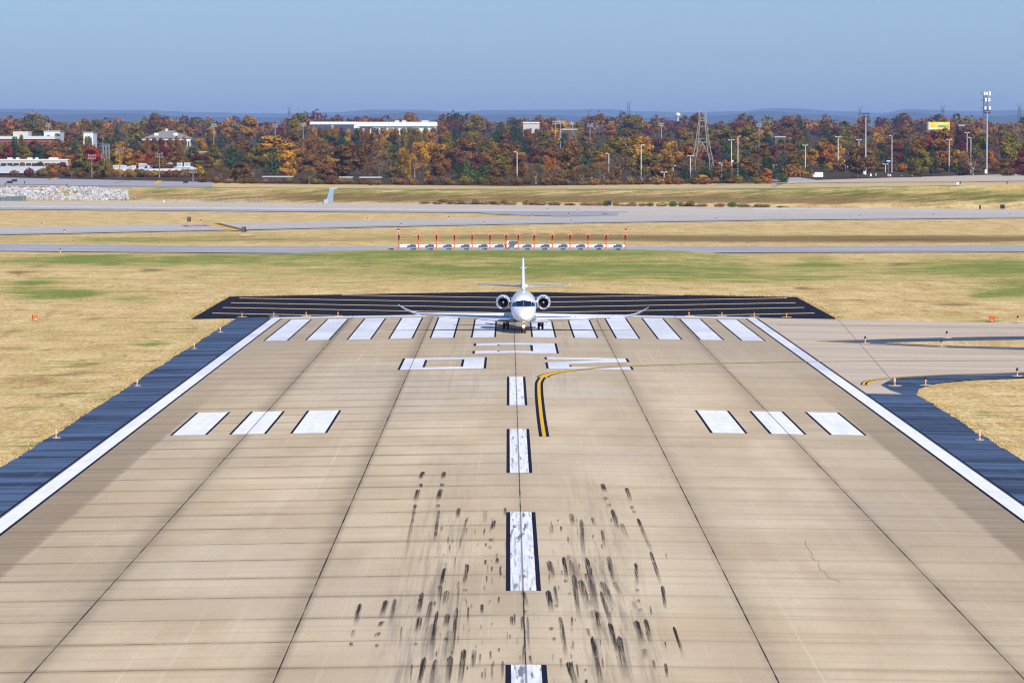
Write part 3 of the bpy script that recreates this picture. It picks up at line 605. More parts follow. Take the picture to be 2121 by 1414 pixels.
    def wing_at(s):                                   # s: span position from the centre line
        le=7.55+.235*(s-1.0); ch=lerp(3.35,1.15,max(0,(s-1)/7.9)); z=.98+.034*(s-1.); sw=max(0.,s-8.7)
        if sw>0: ch=1.2-.36*sw; le+=.16*sw*sw; 
        return le,ch,z+.155*sw*sw,lerp(1.55,1.15,(s-1)/9.9)
    SP=[.6,1.2,2,3,4.2,5.6,7,8.2,8.8,9.2,9.6,10.0,10.3,10.55,10.75,10.86]
    for sg in (-1,1):
        def wring(s,pr=AF,g=0.):
            le,ch,z,th=wing_at(s); sw=max(0.,s-8.7); tilt=math.atan(.31*sw); roll=.011*s*(-sg)
            if s>10.5: ch*=(1-.35*(s-10.5)/.36)
            r=[]
            for u,v in pr:
                h=v*ch*th*1.5; r.append((sg*(s-math.sin(tilt)*h),le+u*ch-g,z+roll+math.cos(tilt)*h))
            return r
        rings=[wring(s) for s in SP]
        if sg<0: rings=[r[::-1] for r in rings]
        wg=MB().loft([r[::-1] for r in rings],caps=True).build('wing',W,jet)
        nose=[(u*1.0-.004,v*1.06) for u,v in AF[5:10]]
        rings=[wring(s,nose,.012) for s in SP[1:-1]]
        if sg<0: rings=[r[::-1] for r in rings]
        MB().loft([r[::-1] for r in rings],closed=False).build('leading_edge',chrome,wg)
        tip=wring(10.8); m=MB(); c=tip[7]; m.lathe([(0,-.07),(.05,-.03),(.05,.04),(0,.08)],c,8,'Y'); 
        lm=Sh('tip_light_'+('green' if sg<0 else 'red'),.2); lm.col((.05,.5,.2) if sg<0 else (.6,.06,.12)); o=m.build('navigation_light',lm.m,wg); 
        for s in (3.6,6.0):
            le,ch,z,th=wing_at(s); mb=MB(); y1=le+ch*.55; mb.loft([[(sg*s+r*math.cos(a*math.pi/4),y,zz+r*math.sin(a*math.pi/4)) for a in (range(8) )] for y,r,zz in ((y1,.02,z-.06),(y1+.4,.08,z-.12),(le+ch,.08,z-.12),(le+ch+.45,.02,z-.05))]); mb.build('flap_fairing',W,wg)
    # tail
    TF=((1.,0.),(.8,.3),(.5,.85),(.28,1.),(.12,.8),(.03,.42),(0,0),(.03,-.42),(.12,-.8),(.28,-1.),(.5,-.85),(.8,-.3))
    FN=((3.0,13.2,5.0,.20),(3.3,14.0,4.3,.185),(3.7,14.65,3.8,.17),(4.4,15.35,3.2,.15),(5.2,16.1,2.6,.125),(5.8,16.7,2.15,.10),(5.97,16.95,1.9,.085),(6.04,17.3,1.4,.045))
    fin=MB().loft([[(v*h,le+u*ch,z) for u,v in TF] for z,le,ch,h in FN],caps=True).build('fin',W,jet)
    MB().loft([[(v*h*1.04,le+u*ch-.012,z) for u,v in TF[4:9]] for z,le,ch,h in FN[1:-1]],closed=False).build('leading_edge',W,fin)
    MB().tube((-.28,16.6,5.18),(.30,16.6,5.20),.018,n=5).build('tail_antenna',W,fin)
    mb=MB(); mb.lathe([(0,-.16),(.10,-.1),(.12,0),(.10,.1),(0,.16)],(0,12.6,3.36),10,'Y'); mb.build('spine_antenna',seam,jet)
    for sg in (-1,1):
        ST=((.12,16.25,1.75,.10),(.4,16.3,1.7,.09),(2.,16.75,1.35,.07),(3.6,17.2,1.0,.055),(4.05,17.35,.88,.048),(4.15,17.5,.65,.03))
        rr=[[(sg*s,le+u*ch,3.56+.035*s+v*h) for u,v in TF] for s,le,ch,h in ST]
        hs=MB().loft(rr if sg<0 else [r[::-1] for r in rr],caps=True).build('tailplane',W,jet)
        rr=[[(sg*s,le+u*ch-.012,3.56+.035*s+v*h*1.05) for u,v in TF[4:9]] for s,le,ch,h in ST[1:-1]]
        MB().loft(rr if sg<0 else [r[::-1] for r in rr],closed=False).build('leading_edge',chrome,hs)
        MB().loft([[(sg*.26+r*math.cos(a*math.pi/5),y,3.57+1.15*r*math.sin(a*math.pi/5)) for a in range(10)] for y,r in ((15.95,.02),(16.1,.12),(16.5,.17),(17.4,.15),(18.1,.05))],caps=True).build('root_fairing',W,hs)
    # engines
    for sg in (-1,1):
        c=(sg*1.75,11.1,2.30)
        en=MB().lathe([(.545,.24),(.60,.6),(.635,1.1),(.635,2.0),(.58,2.9),(.45,3.55),(.42,3.6),(.40,3.5)],c,32,'Y').build('engine_nacelle',W,jet)
        MB().lathe([(.40,.36),(.415,.16),(.44,.05),(.475,.0),(.505,.02),(.53,.09),(.547,.25)],c,32,'Y').build('inlet_lip',chrome,en)
        MB().lathe([(.40,.34),(.405,.75),(.0,.80)],c,32,'Y').build('inlet_duct',plain('duct_grey_brown',(.10,.085,.07),.6,.3),en)
        mb=MB()
        for k in range(22):
            a=2*math.pi*k/22; b=a+.16; P=[]
            for r,t0,t1,yy in ((.09,a-.08,a+.12,.56),(.25,a-.05,a+.12,.58),(.395,a,a+.13,.60)): P.append(((c[0]+r*math.cos(t0),c[1]+yy,c[2]+r*math.sin(t0)),(c[0]+r*math.cos(t1),c[1]+yy+.10,c[2]+r*math.sin(t1))))
            for p,q in zip(P,P[1:]): mb.quad(p[0],q[0],q[1],p[1])
        mb.build('fan',fanm,en)
        MB().lathe([(.0,.30),(.05,.34),(.095,.46),(.11,.58)],c,16,'Y').build('spinner',plain('spinner_grey',(.52,.51,.50),.35,.3),en)
        MB().lathe([(.40,3.5),(.3,3.75),(.0,4.1)],c,20,'Y').build('exhaust',dark,en)
        mb=MB(); AFp=((1,0),(.7,.8),(.3,1),(.06,.6),(0,0),(.06,-.6),(.3,-1),(.7,-.8))
        mb.loft([[(sg*x,11.55+u*2.2,z+v*.09) for u,v in AFp] for x,z in ((.95,2.36),(1.24,2.34))]); mb.build('pylon',W,en)
        MB().tube((c[0],c[1]+.9,c[2]-.62),(c[0],c[1]+1.0,c[2]-.76),.05,.015,n=6).build('drain_mast',seam,en)
    # undercarriage
    def wheel(name,x,y,r,hw,par):
        t=MB().lathe([(r*.55,-hw),(r*.86,-hw),(r*.97,-hw*.72),(r,-hw*.3),(r,hw*.3),(r*.97,hw*.72),(r*.86,hw),(r*.55,hw)],(0,0,0),22,'Z')
        t.v=[(x+p[2],y+p[0],r+p[1]) for p in t.v]; t.f=[q for q in t.f]; o=t.build(name,rub,par)
        h=MB().lathe([(0,-hw*.8),(r*.3,-hw*.8),(r*.56,-hw*.95),(r*.56,hw*.95),(r*.3,hw*.8),(0,hw*.8)],(0,0,0),16,'Z'); h.v=[(x+p[2],y+p[0],r+p[1]) for p in h.v]; h.build('hub',steel,o); return o
    for sg in (-1,1):
        x=sg*1.50; y=11.0
        mb=MB(); mb.tube((sg*1.42,y-.1,1.0),(x,y,.36),.075,.06,n=8); mb.tube((x-.16,y,.30),(x+.16,y,.30),.055,n=8); mb.tube((sg*1.42,y-.5,.98),(x,y,.45),.035,n=6); g=mb.build('main_gear',steel,jet)
        wheel('wheel',x-.165,y,.30,.10,g); wheel('wheel',x+.165,y,.30,.10,g)
        mb=MB(); mb.add([(sg*1.68,y-.35,1.02),(sg*2.02,y-.28,.52),(sg*2.02,y+.28,.52),(sg*1.68,y+.35,1.02)]+[(sg*1.71,y-.35,1.04),(sg*2.05,y-.28,.54),(sg*2.05,y+.28,.54),(sg*1.71,y+.35,1.04)],((0,1,2,3),(7,6,5,4),(0,4,5,1),(1,5,6,2),(2,6,7,3),(3,7,4,0))); mb.build('gear_door',plain('pale_blue_paint',(.55,.68,.80),.4),g)
    y=2.35; mb=MB(); mb.tube((0,y+.1,.98),(0,y,.26),.055,.045,n=8); mb.tube((-.12,y,.215),(.12,y,.215),.04,n=8); mb.tube((0,y+.55,.95),(0,y+.03,.5),.03,n=6); mb.tube((-.16,y-.02,.60),(.16,y-.02,.60),.025,n=6); g=mb.build('nose_gear',steel,jet)
    wheel('wheel',-.115,y,.215,.07,g); wheel('wheel',.115,y,.215,.07,g)
    for sg in (-1,1):
        mb=MB(); mb.box((sg*.24,y+.2,.80),(.012,.42,.14)); mb.build('gear_door',W,g)
        MB().lathe([(0,-.05),(.05,-.04),(.06,.02),(.04,.09)],(sg*.10,y-.07,.60),12,'Y').build('lamp_housing',dark,g)
    em=Sh('landing_light',.3); em.col((1.,.8,.5)); em.b.inputs['Emission Color'].default_value=(1.,.55,.16,1); em.b.inputs['Emission Strength'].default_value=9.
    MB().lathe([(0,-.07),(.08,-.06),(.125,-.02),(.125,.02),(0,.03)],(0.,y-.17,.60),16,'Y').build('landing_light',em.m,g)
    return jet
build_jet()

# ---------------- lights and boxes on the airfield ----------------
orange=plain('orange_paint',(.72,.13,.025),.6,var=.1); yellow=plain('yellow_plastic',(.75,.42,.03),.5); orpale=plain('pale_orange_paint',(.78,.45,.20),.6); redm=plain('red_lens',(.16,.015,.02),.3); bluem=plain('blue_lens',(.012,.02,.07),.25)
padc=plain('cement_pad',(.40,.36,.31),.9); clearm=plain('clear_lens',(.5,.4,.3),.3); blackm=plain('black_metal',(.015,.016,.018),.6); brown=plain('brown_weathered_metal',(.10,.065,.05),.7,var=.35); greym=plain('galvanised_steel',(.40,.43,.46),.5,.5); whitem=plain('white_painted_metal',(.80,.80,.80),.5)
def fixture(name,label,cat,group,lens,stem,h=.34,padw=.27,lampr=.075):
    t=thing(name,(0,0,-50),label,cat,group)
    MB().lathe([(0,.0),(padw,.0),(padw,.035),(padw*.9,.045),(0,.045)],(0,0,0),14).build('base_plate',padc,t)
    MB().lathe([(.05,.04),(.05,h*.45),(.085,h*.5),(.085,h*.62),(0,h*.62)],(0,0,0),10).build('stem',stem,t)
    MB().lathe([(lampr,h*.62),(lampr,h*.85),(lampr*.6,h*.98),(0,h)],(0,0,0),10).build('lens',lens,t)
    return t
def place(t,n,pts,labels,first):
    """put the first fixture at the first point and copies at the others"""
    for i,(p,l) in enumerate(zip(pts,labels)):
        if i==0: t.location=p; t['label']=l
        else: dup(t,p,l)
G='runway edge lights along the shoulders'
t=fixture('edge_light','','runway light',G,clearm,orpale,.5)
ps=[gp(x,y) for x,y in ((116,907),(284,799),(402,722),(456,688),(2029,911))]
place(t,5,ps,['runway edge light at the left shoulder, nearest to the camera','runway edge light at the left shoulder, second from the camera','runway edge light at the left shoulder, third from the camera','runway edge light at the left shoulder, closest to the blast pad','runway edge light at the right shoulder beside the dry grass'],t)
G='red topped lights across the runway end'
t=fixture('threshold_light','','runway light',G,redm,yellow,.52,.5)
ps=[gp(x,y) for x,y in ((501,656.3),(567,655.5),(634,655),(700,654.3),(1427,654.5),(1495,655.3),(1562,655.8),(1629,657))]
place(t,8,ps,['red topped yellow light left of the jet, %s'%s for s in ('outermost of four','second from the outside','third from the outside','nearest the left wing tip')]+['red topped yellow light right of the jet, %s'%s for s in ('nearest the right wing tip','third from the outside','second from the outside','outermost of four')],t)
G='blue topped taxiway lights on the right'
t=fixture('taxiway_light','','taxiway light',G,bluem,orpale,.62,.42,.09)
ps=[gp(x,y) for x,y in ((1792,711),(1961,700),(1950,718),(1917,798),(2107,779),(2108,667))]
place(t,6,ps,['blue topped taxiway light standing on the asphalt tip of the grass island','blue topped taxiway light on the far rim of the grass island','blue topped taxiway light in the grass on the near rim of the island','blue topped taxiway light on the asphalt corner beside the large grass patch','blue topped taxiway light at the right frame edge above the large grass patch','blue topped taxiway light right of the orange box'],t)
t=fixture('taxiway_light','pale topped light on a round cement base at the asphalt corner','taxiway light','pale edge light',clearm,orpale,.55,.5,.09); t.location=gp(1853,799)
# distant taxiway edge lights
G='small edge lights along the distant taxiways'
dl=thing('taxiway_light',(0,0,-50),'','taxiway light',G); MB().tube((0,0,0),(0,0,.34),.09,.08,n=6).build('stem',orpale,dl); MB().lathe([(.10,.33),(.11,.44),(.06,.52),(0,.54)],n=8).build('lens',blackm,dl)
far=[((125,522),'on the near edge of the grey taxiway, left of all'),((152,504.5),'on the far edge of the grey taxiway, left'),((329,507.5),'on the far edge of the grey taxiway below the two dark signs'),((1548,507.5),'on the far edge of the grey taxiway, right of the orange antennas'),
 ((86,467.5),'on the far edge of the paler taxiway at left'),((133,482),'on the near edge of the paler taxiway at left'),((762,455.5),'in the grass strip above the first orange antennas'),((929,453.5),'in the grass strip near its narrow end'),((831,468.5),'on the paler taxiway above the leftmost orange antenna'),((1003,465.5),'on the paler taxiway above the orange antennas'),((1183,461.5),'on the near edge of the paler taxiway above the right orange antennas'),((1482,457.5),'on the merged pavement right of the orange antennas'),((1103,448.5),'in the tip of the grass strip'),((1178,447.5),'on the grey wedge of pavement, lower'),((1134,437),'on the grey wedge of pavement, left upper'),((1197,439),'on the grey wedge of pavement, right upper'),((1214,443),'near the black and yellow tip of the wedge'),((1780,451),'on the right end of the merged pavement, left of two'),((1934,448.5),'on the right end of the merged pavement, right of two'),((416,461),'beside the yellow hold line'),((2092,446.5),'at the right frame edge on the merged pavement'),((279,417.3),'pale one at the foot of the left bank'),((828,420.5),'pale one at the foot of the bank, centre'),((1409,428),'pale one below the dark bushes of the bank')]
for i,((x,y),l) in enumerate(far):
    p=gp(x,y); s_=.9 if p[1]<800 else 1.15
    if i==0: dl.location=p; dl['label']='tiny edge light '+l
    else: dup(dl,p,'tiny edge light '+l,scale=(s_,s_,s_))
# orange equipment boxes
for i,(x,y,l) in enumerate(((73,663,'orange box alone in the dry grass at the left'),(2055,666,'orange box in the dry grass at the right beside the taxiway'))):
    p=gp(x,y); t=thing('equipment_box',p,l,'box','orange boxes in the grass',rz=.25 if i==0 else -.35)
    MB().box((0,0,.27),(.26,.22,.19)).build('housing',orange,t); MB().box((0,0,.478),(.28,.24,.016)).build('lid',orange,t)
    mb=MB(); [mb.box((a*.2,b*.16,.04),(.03,.03,.04)) for a in (-1,1) for b in (-1,1)]; mb.build('foot',greym,t)
    MB().box((.04,-.236,.12),(.07,.012,.035)).build('name_plate',whitem,t)
# localizer antennas
lz=thing('localizer_antenna',(0,0,-50),'','antenna','row of orange antennas behind the jet'); stripe=plain('black_band',(.03,.02,.02),.7); opale=plain('salmon_radome',(.75,.20,.09),.6)
mb=MB(); mb.tube((0,0,0),(0,0,2.12),.10,.085,n=8); mb.build('post',orange,lz)
for z in (1.35,1.6,1.85): MB().tube((0,0,z),(0,0,z+.11),.105,n=8).build('band',stripe,lz)
mb=MB(); mb.box((0,0,2.20),(.36,1.0,.085)); mb.tube((0,-1.1,2.20),(0,1.1,2.20),.06,n=6); mb.build('radome',opale,lz)
for sg in (-1,1): MB().box((sg*.52,0,2.26),(.16,.35,.03)).build('element_tip',orange,lz)
MB().lathe([(0,2.29),(.1,2.3),(.13,2.38),(.06,2.46),(0,2.47)],n=8).build('cap',greym,lz)
xs=(826.5,866.5,904,941,978,1015,1048.5,1073.5,1106.5,1144,1181,1218,1255.5,1295)
YL=696.
for i,x in enumerate(xs):
    X=at(x,500,YL)[0]; z=at(x,516.5,YL)[2]; p=(X,YL,min(z,H(X,YL)+.05)); z0=p[2]
    p=(X,YL,at(x,516,YL)[2])
    l='orange antenna on the %s post from the left in the row behind the jet'%ORD[i] if i not in(0,13) else ('orange antenna at the left end of the row, beside a red lamp','orange antenna at the right end of the row, beside a red lamp')[i>0]
    if i==0: lz.location=p; lz['label']=l
    else: dup(lz,p,l)
gravel=plain('grey_gravel',(.36,.35,.37),.95,var=.2)
pc=plain('white_board',(.86,.87,.90),.8,var=.05)
def deck(name,xa,xb,ya,yb,label,Yd,cat):
    A=at(xa,yb,Yd); B=at(xb,yb,Yd); h=at(xa,ya,Yd)[2]-A[2]; t=thing(name,((A[0]+B[0])/2,Yd,A[2]-.55),label,cat); w_=(B[0]-A[0])/2
    mb=MB(); mb.add([(-w_,0,.55),(w_,0,.55),(w_,.45,.55+h),(-w_,.45,.55+h),(-w_,.08,.52),(w_,.08,.52),(w_,.53,.52+h),(-w_,.53,.52+h)],((0,1,2,3),(7,6,5,4),(0,4,5,1),(2,6,7,3),(1,5,6,2),(3,7,4,0))); mb.build('panel',pc,t)
    mb=MB(); n=max(2,int(w_/1.6)); [mb.tube((lerp(-w_+.1,w_-.1,i/n),.15,-.2),(lerp(-w_+.1,w_-.1,i/n),.15,.58),.04,n=5) for i in range(n+1)]; mb.build('leg',greym,t)
deck('reflector_panel',828,1047.5,506.5,511.5,'long low white panel behind the left half of the orange antennas',698.2,'panel')
deck('reflector_panel',1074.5,1297,506.5,511.5,'long low white panel behind the right half of the orange antennas',698.2,'panel')
p=at(1061,515,697.6); t=thing('equipment_shelter',p,'white shelter in the gap at the middle of the orange antennas','shelter')
MB().box((0,1.0,.60),(.86,.9,.46)).build('cabin',pc,t); MB().box((0,1.0,1.085),(.9,.95,.03)).build('roof',pc,t)
mb=MB(); [mb.box((x,.16,.06),(.08,.06,.10)) for x in (-.75,-.55,.35,.6,.8)]; mb.build('footing',blackm,t)
for i,(x,l) in enumerate(((825,'red twin obstruction lamp at the left end of the orange antennas'),(1296.5,'red twin obstruction lamp at the right end of the orange antennas'))):
    q=at(x,516,YL+.9); t=thing('obstruction_lamp',q,l,'lamp','red obstruction lamps'); mb=MB(); mb.tube((0,0,0),(.0,0,2.75),.03,n=5); mb.tube((.0,0,.2),(.35*(1 if i else -1),.3,-.3),.025,n=4); mb.build('mast',greym,t)
    for d in (-.11,.11): MB().lathe([(0,2.72),(.09,2.74),(.10,2.95),(.06,3.06),(0,3.08)],(d,0,0),10).build('lamp',plain('red_glass',(.55,.02,.02),.2),t)
    MB().box((0,0,2.72),(.2,.08,.03)).build('bracket',whitem,t)
mb=MB()
G='dark footings in front of the orange antennas'
ft=thing('antenna_footing',(0,0,-50),'','footing',G); mb=MB(); mb.box((0,0,.06),(.36,.2,.07)); mb.box((.2,0,.15),(.12,.1,.05)); mb.build('block',blackm,ft)
for i,x in enumerate((810,856,892,930,966,1004,1092,1128,1166,1202,1240,1280)):
    X=at(x,516,YL-.8)[0]; p=(X,YL-.8,at(x,516.8,YL-.8)[2]); l='low dark footing in the gap left of the %s orange post'%ORD[i if i<6 else i+2] if i else 'low dark footing beyond the left end of the orange antennas'
    if i==0: ft.location=p; ft['label']=l
    else: dup(ft,p,l)
# signs seen from behind
def sign(px,py,w_,h,label,col=brown,legs=True,rz=0.,side=True,d=.35):
    p=gp(px,py); t=thing('taxiway_sign',p,label,'sign','airfield signs seen from behind',rz=rz)
    MB().box((-.12 if side else 0,0,.25+h/2),(w_/2,d/2,h/2)).build('panel',col,t)
    if side: MB().box((w_/2-.12+.10,0,.25+h/2),(.098,d/2+.02,h/2)).build('end_cap',blackm,t)
    for sg in (-1,1): MB().tube((sg*w_*.35,0,-.1),(sg*w_*.35,0,.27),.05,n=6).build('leg',greym,t)
    return t
sign(391.5,461.5,.55,.95,'dark brown sign in the grass left of the yellow hold line')
sign(505,483.5,.60,.95,'dark brown sign on a bare sandy patch at the near end of the hold line')
sign(1262.5,427,.75,1.1,'dark green box sign at the foot of the bank among bushes',blackm)
sign(2076.5,434.5,.85,1.0,'black box sign at the foot of the bank, far right',blackm)
sign(2030,435,.4,.9,'small dark sign with yellow base left of the black box sign',blackm,side=False)
sign(20,381.5,1.7,.7,'long low black sign at the left edge of the upper pavement, nearer one',blackm,side=False)
sign(30,378,1.6,.7,'long low black sign at the left, behind a nearer one',blackm,side=False)
sign(384.5,381,1.5,.75,'long low black sign on the small green island at the right of the upper pavement',blackm,side=False)
for x,y,l in ((138.5,387,'small dark marker standing on the stone bank top'),(11,384.5,'small dark marker at the far left bank top'),(103,373.5,'small dark marker on the yellow line of the upper pavement'),(51,381,'tiny dark marker in the green island'),(1989,381.5,'black marker post on the apron edge'),(2086,382,'tiny dark marker on the right bank top')):
    p=gp(x,y); t=thing('marker_post',p,l,'marker','dark marker posts'); MB().box((0,0,.5),(.13,.1,.3)).build('head',blackm,t); MB().tube((0,0,-.1),(0,0,.3),.06,n=6).build('post',blackm,t)
p=gp(1983.5,382.5); t=thing('utility_box',p,'white utility box on the apron edge beside a black marker','box'); MB().box((0,0,.3),(.3,.3,.28)).build('cabinet',whitem,t); MB().box((0,0,.6),(.33,.33,.02)).build('lid',whitem,t)
p=gp(339,419); t=thing('marker_post',p,'white marker cone at the foot of the left bank','marker'); MB().lathe([(.2,0),(.2,.1),(.16,.4),(.08,.55),(0,.57)],n=10).build('cone',whitem,t)
# sandy patch, hold lines, red surface sign
sp=[gp(x,y) for x,y in ((492,486),(500,484.2),(515,484),(524,485),(526,487),(520,489.2),(505,489.8),(494,488.6))]
st=sheet('sandy_patch',[([(q[0],q[1]) for q in sp][::-1],0)],plain('sand',(.62,.42,.24),.95),.03); st['kind']='structure'
yy=M['yel']
for j in range(4):
    A=gp(428+j*7.5,462.8); B=gp(487+j*8.5,478.2)
    ribbon('hold_line',[(lerp(A[0],B[0],t/8),lerp(A[1],B[1],t/8)) for t in range(9)],((-.42,.42,0),) if j<2 else tuple((.0-.4,.4,1) for _ in (0,)),[yy,plain('dull_hold_paint',(.11,.085,.05),.9)],.075,tw2)
q=[gp(x,y) for x,y in ((372.5,467.2),(424,466.2),(436,468.4),(387,470))]
sheet('surface_sign',[([(p[0],p[1]) for p in q][::-1],0)],M['red'],.085,tw2)
q=[gp(x,y) for x,y in ((386,467.5),(420,466.9),(426,468.2),(394,469.2))]
mb=MB()
for i in range(5):
    a,b=i/5+.03,i/5+.14; P=[]
    for t_,e in ((a,0),(b,0),(b,1),(a,1)):
        u=[lerp(q[0][k],q[1][k],t_) for k in (0,1)]; v_=[lerp(q[3][k],q[2][k],t_) for k in (0,1)]; x,y=lerp(u[0],v_[0],e),lerp(u[1],v_[1],e); P.append((x,y,H(x,y)+.095))
    mb.quad(*P[::-1])
mb.build('sign_lettering',M['white'],tw2)
for (a,b,c_,d_) in ((97,372.5,118,369),(322,382,331,374.6),(240,378.6,268,374.4)):
    A=gp(a,b); B=gp(c_,d_); ribbon('taxi_line',[(lerp(A[0],B[0],t/6),lerp(A[1],B[1],t/6)) for t in range(7)],((-.7,.7,0),),M['yel'] if a<330 and a!=240 else M['yeld'],.09,lt)
A=gp(1245,442.5); B=gp(1262,443.2); 
for k in range(3): 
    A=gp(1243+k*6,442.4); B=gp(1248+k*7,444); ribbon('wedge_marking',[(A[0],A[1]),(B[0],B[1])],((-.5,.5,0),),M['yel'] if k!=1 else M['edge'],.085,rw3)
# bank: stones, fence, wall, concrete channel
def stones():
    rr=random.Random(3); v=[];f=[]
    bm=bmesh.new(); bmesh.ops.create_icosphere(bm,subdivisions=1,radius=1.); bv=[p.co.copy() for p in bm.verts]; bf=[[q.index for q in p.verts] for p in bm.faces]; bm.free()
    mb=MB()
    for i in range(2300):
        px=rr.uniform(-120,265); py=rr.uniform(389,414.5)
        if 205<px and py<391+ (px-205)*.05: continue
        if rr.random()<.18+.5*(abs(px-120)<40 and 396<py<405): continue
        p=gp(px,py)
        if p is None: continue
        s_=rr.uniform(.25,.62); m_=Matrix.Rotation(rr.uniform(0,6.28),3,'Z')@Matrix.Rotation(rr.uniform(0,6.28),3,'X')@Matrix.Diagonal((s_*rr.uniform(.7,1.2),s_*rr.uniform(.7,1.1),s_*rr.uniform(.5,.9)))
        mb.add([m_@(c*rr.uniform(.82,1.12))+Vector((p[0],p[1],p[2]+s_*.2)) for c in bv],bf)
    s=Sh('pale_limestone',.9,spec=.1); a=s.noise(s.pos(),.55,4.,.7); s.col(s.mix(s.mr(a,.3,.7),(.22,.21,.20),(.60,.59,.60)))
    o=mb.build('stone_riprap',s.m); o['kind']='stuff'; tag(o,'pale broken stone covering the left part of the bank','stones')
stones()
A=gp(-60,417.2); B=gp(545,419.6); t=thing('chain_link_fence',(A[0],A[1],A[2]),'thin chain link fence along the foot of the left bank','fence')
mb=MB(); n=44
for i in range(n+1):
    x,y=lerp(A[0],B[0],i/n),lerp(A[1],B[1],i/n); z=H(x,y); mb.tube((x-A[0],y-A[1],z-A[2]-.1),(x-A[0],y-A[1],z-A[2]+1.7),.05,n=4)
mb.build('post',greym,t); mb=MB()
for h in (.5,1.1,1.7):
    for i in range(n): 
        x0,y0=lerp(A[0],B[0],i/n),lerp(A[1],B[1],i/n); x1,y1=lerp(A[0],B[0],(i+1)/n),lerp(A[1],B[1],(i+1)/n); mb.tube((x0-A[0],y0-A[1],H(x0,y0)-A[2]+h),(x1-A[0],y1-A[1],H(x1,y1)-A[2]+h),.02,n=3)
mb.build('rail',greym,t)
A=gp(-40,416.6); B=gp(54,415.8); t=thing('sheet_metal_wall',(A[0],A[1],A[2]),'dark ribbed metal wall below the pale stones at far left','wall'); L=math.hypot(B[0]-A[0],B[1]-A[1]); mb=MB(); n=28
for i in range(n):
    u=(i+.5)/n; h=lerp(.9,1.5,u); mb.box((lerp(0,B[0]-A[0],u),lerp(0,B[1]-A[1],u),h/2-.05),(L/n*.46,.06 if i%2 else .13,h/2),rz=math.atan2(B[1]-A[1],B[0]-A[0]))
mb.build('panel',plain('grey_green_metal',(.10,.125,.14),.6,var=.3),t)
p=gp(679,420); t=thing('drainage_channel',p,'concrete drainage channel running down the grass bank','channel'); blu=plain('blue_grey_concrete',(.33,.40,.47),.8,var=.25); mb=MB()
pts=[gp(x,y) for x,y in ((682.5,419.5),(684,412),(685.5,404),(687,396),(688,391.5))]
for a,b,w0,w1 in zip(pts,pts[1:],(1.0,.75,.65,.6),(.75,.65,.6,.55)):
    V=lambda q,dx,dz:(q[0]-p[0]+dx,q[1]-p[1],q[2]-p[2]+dz)
    mb.quad(V(a,-w0,.06),V(a,w0,.06),V(b,w1,.06),V(b,-w1,.06))
    for sg in (-1,1): mb.quad(V(a,sg*w0,.06),V(a,sg*(w0+.12),.22),V(b,sg*(w1+.12),.22),V(b,sg*w1,.06)); mb.quad(V(a,sg*(w0+.12),.22),V(a,sg*(w0+.14),-.1),V(b,sg*(w1+.14),-.1),V(b,sg*(w1+.12),.22))
mb.build('chute',blu,t); MB().box((-.45,0,.35),(.55,.5,.55)).build('outlet_box',blu,t)
MB().box((.3+(pts[4][0]-p[0]),pts[4][1]-p[1]+.6,pts[4][2]-p[2]+.1),(1.0,.3,.25)).build('inlet',plain('white_concrete',(.45,.45,.45),.8),t)

# ---------------- buildings beyond the airfield ----------------
fascia=plain('white_fascia',(.70,.685,.65),.7,var=.05,scale=.1); wallw=plain('off_white_wall',(.46,.44,.41),.8,var=.12,scale=.15); roofg=plain('grey_shingle',(.22,.20,.21),.9,var=.25,scale=.8); winm=plain('window_glass',(.03,.035,.045),.15,spec=.6)
brick=plain('red_brick',(.26,.09,.065),.9,var=.25,scale=1.); bluew=plain('blue_ribbed_wall',(.045,.065,.13),.6,var=.15,scale=.2); teal=plain('teal_band',(.10,.35,.45),.6); redw=plain('red_orange_wall',(.30,.075,.045),.7); roofl=plain('pale_membrane_roof',(.50,.515,.54),.8,var=.1,scale=.1); trimd=plain('dark_trim',(.10,.05,.045),.7)
def span(px0,px1,Y): return at(px0,300,Y)[0],at(px1,300,Y)[0]
def zp(py,Y): return at(1000,py,Y)[2]
OCC=[]                                             # photo areas that stay clear of nearer trees: (x0,y0,x1,y1,Y)
def bld(name,px,Y,label,cat='building'):
    X=at(px,300,Y)[0]; return thing(name,(X,Y,H(X,Y)),label,cat)
def boxp(t,name,mat,x0,x1,z0,z1,y0,y1,par=None):
    o=t.location; return MB().box(((x0+x1)/2-o.x,(y0+y1)/2-o.y,(z0+z1)/2-o.z),((x1-x0)/2,(y1-y0)/2,(z1-z0)/2)).build(name,mat,par or t)
# long warehouse
Y=2450.; t=bld('warehouse',770,Y,'long warehouse with white roof edge, dark blue front at left and teal band'); xa,xb=span(643,737,Y); xc=span(737,903,Y)[1]; g=t.location.z
boxp(t,'front_block',bluew,xa,xb,g-2,zp(258,Y),Y,Y+40); boxp(t,'roof_edge',fascia,xa-.3,xb+.2,zp(258,Y),zp(252.5,Y),Y-.4,Y+40.3)
boxp(t,'long_block',fascia,xb,xc,g-2,zp(262,Y),Y+1,Y+42); boxp(t,'roof_edge',fascia,xb+.2,xc+.4,zp(262,Y),zp(252.8,Y),Y+.5,Y+42)
boxp(t,'colour_band',teal,xb+3,xc-.5,zp(266,Y),zp(262.2,Y),Y+.93,Y+1.1); boxp(t,'colour_band',plain('deep_blue_band',(.03,.07,.30),.6),xb+2.,xb+9,zp(266.5,Y),zp(262.,Y),Y+.86,Y+1.1)
boxp(t,'corner_pier',fascia,xb-1.,xb+1.2,g-2,zp(258.2,Y),Y-.15,Y+1.2); boxp(t,'door',wallw,xa+10.9,xa+12.2,zp(270,Y),zp(259.5,Y),Y-.1,Y+.1)
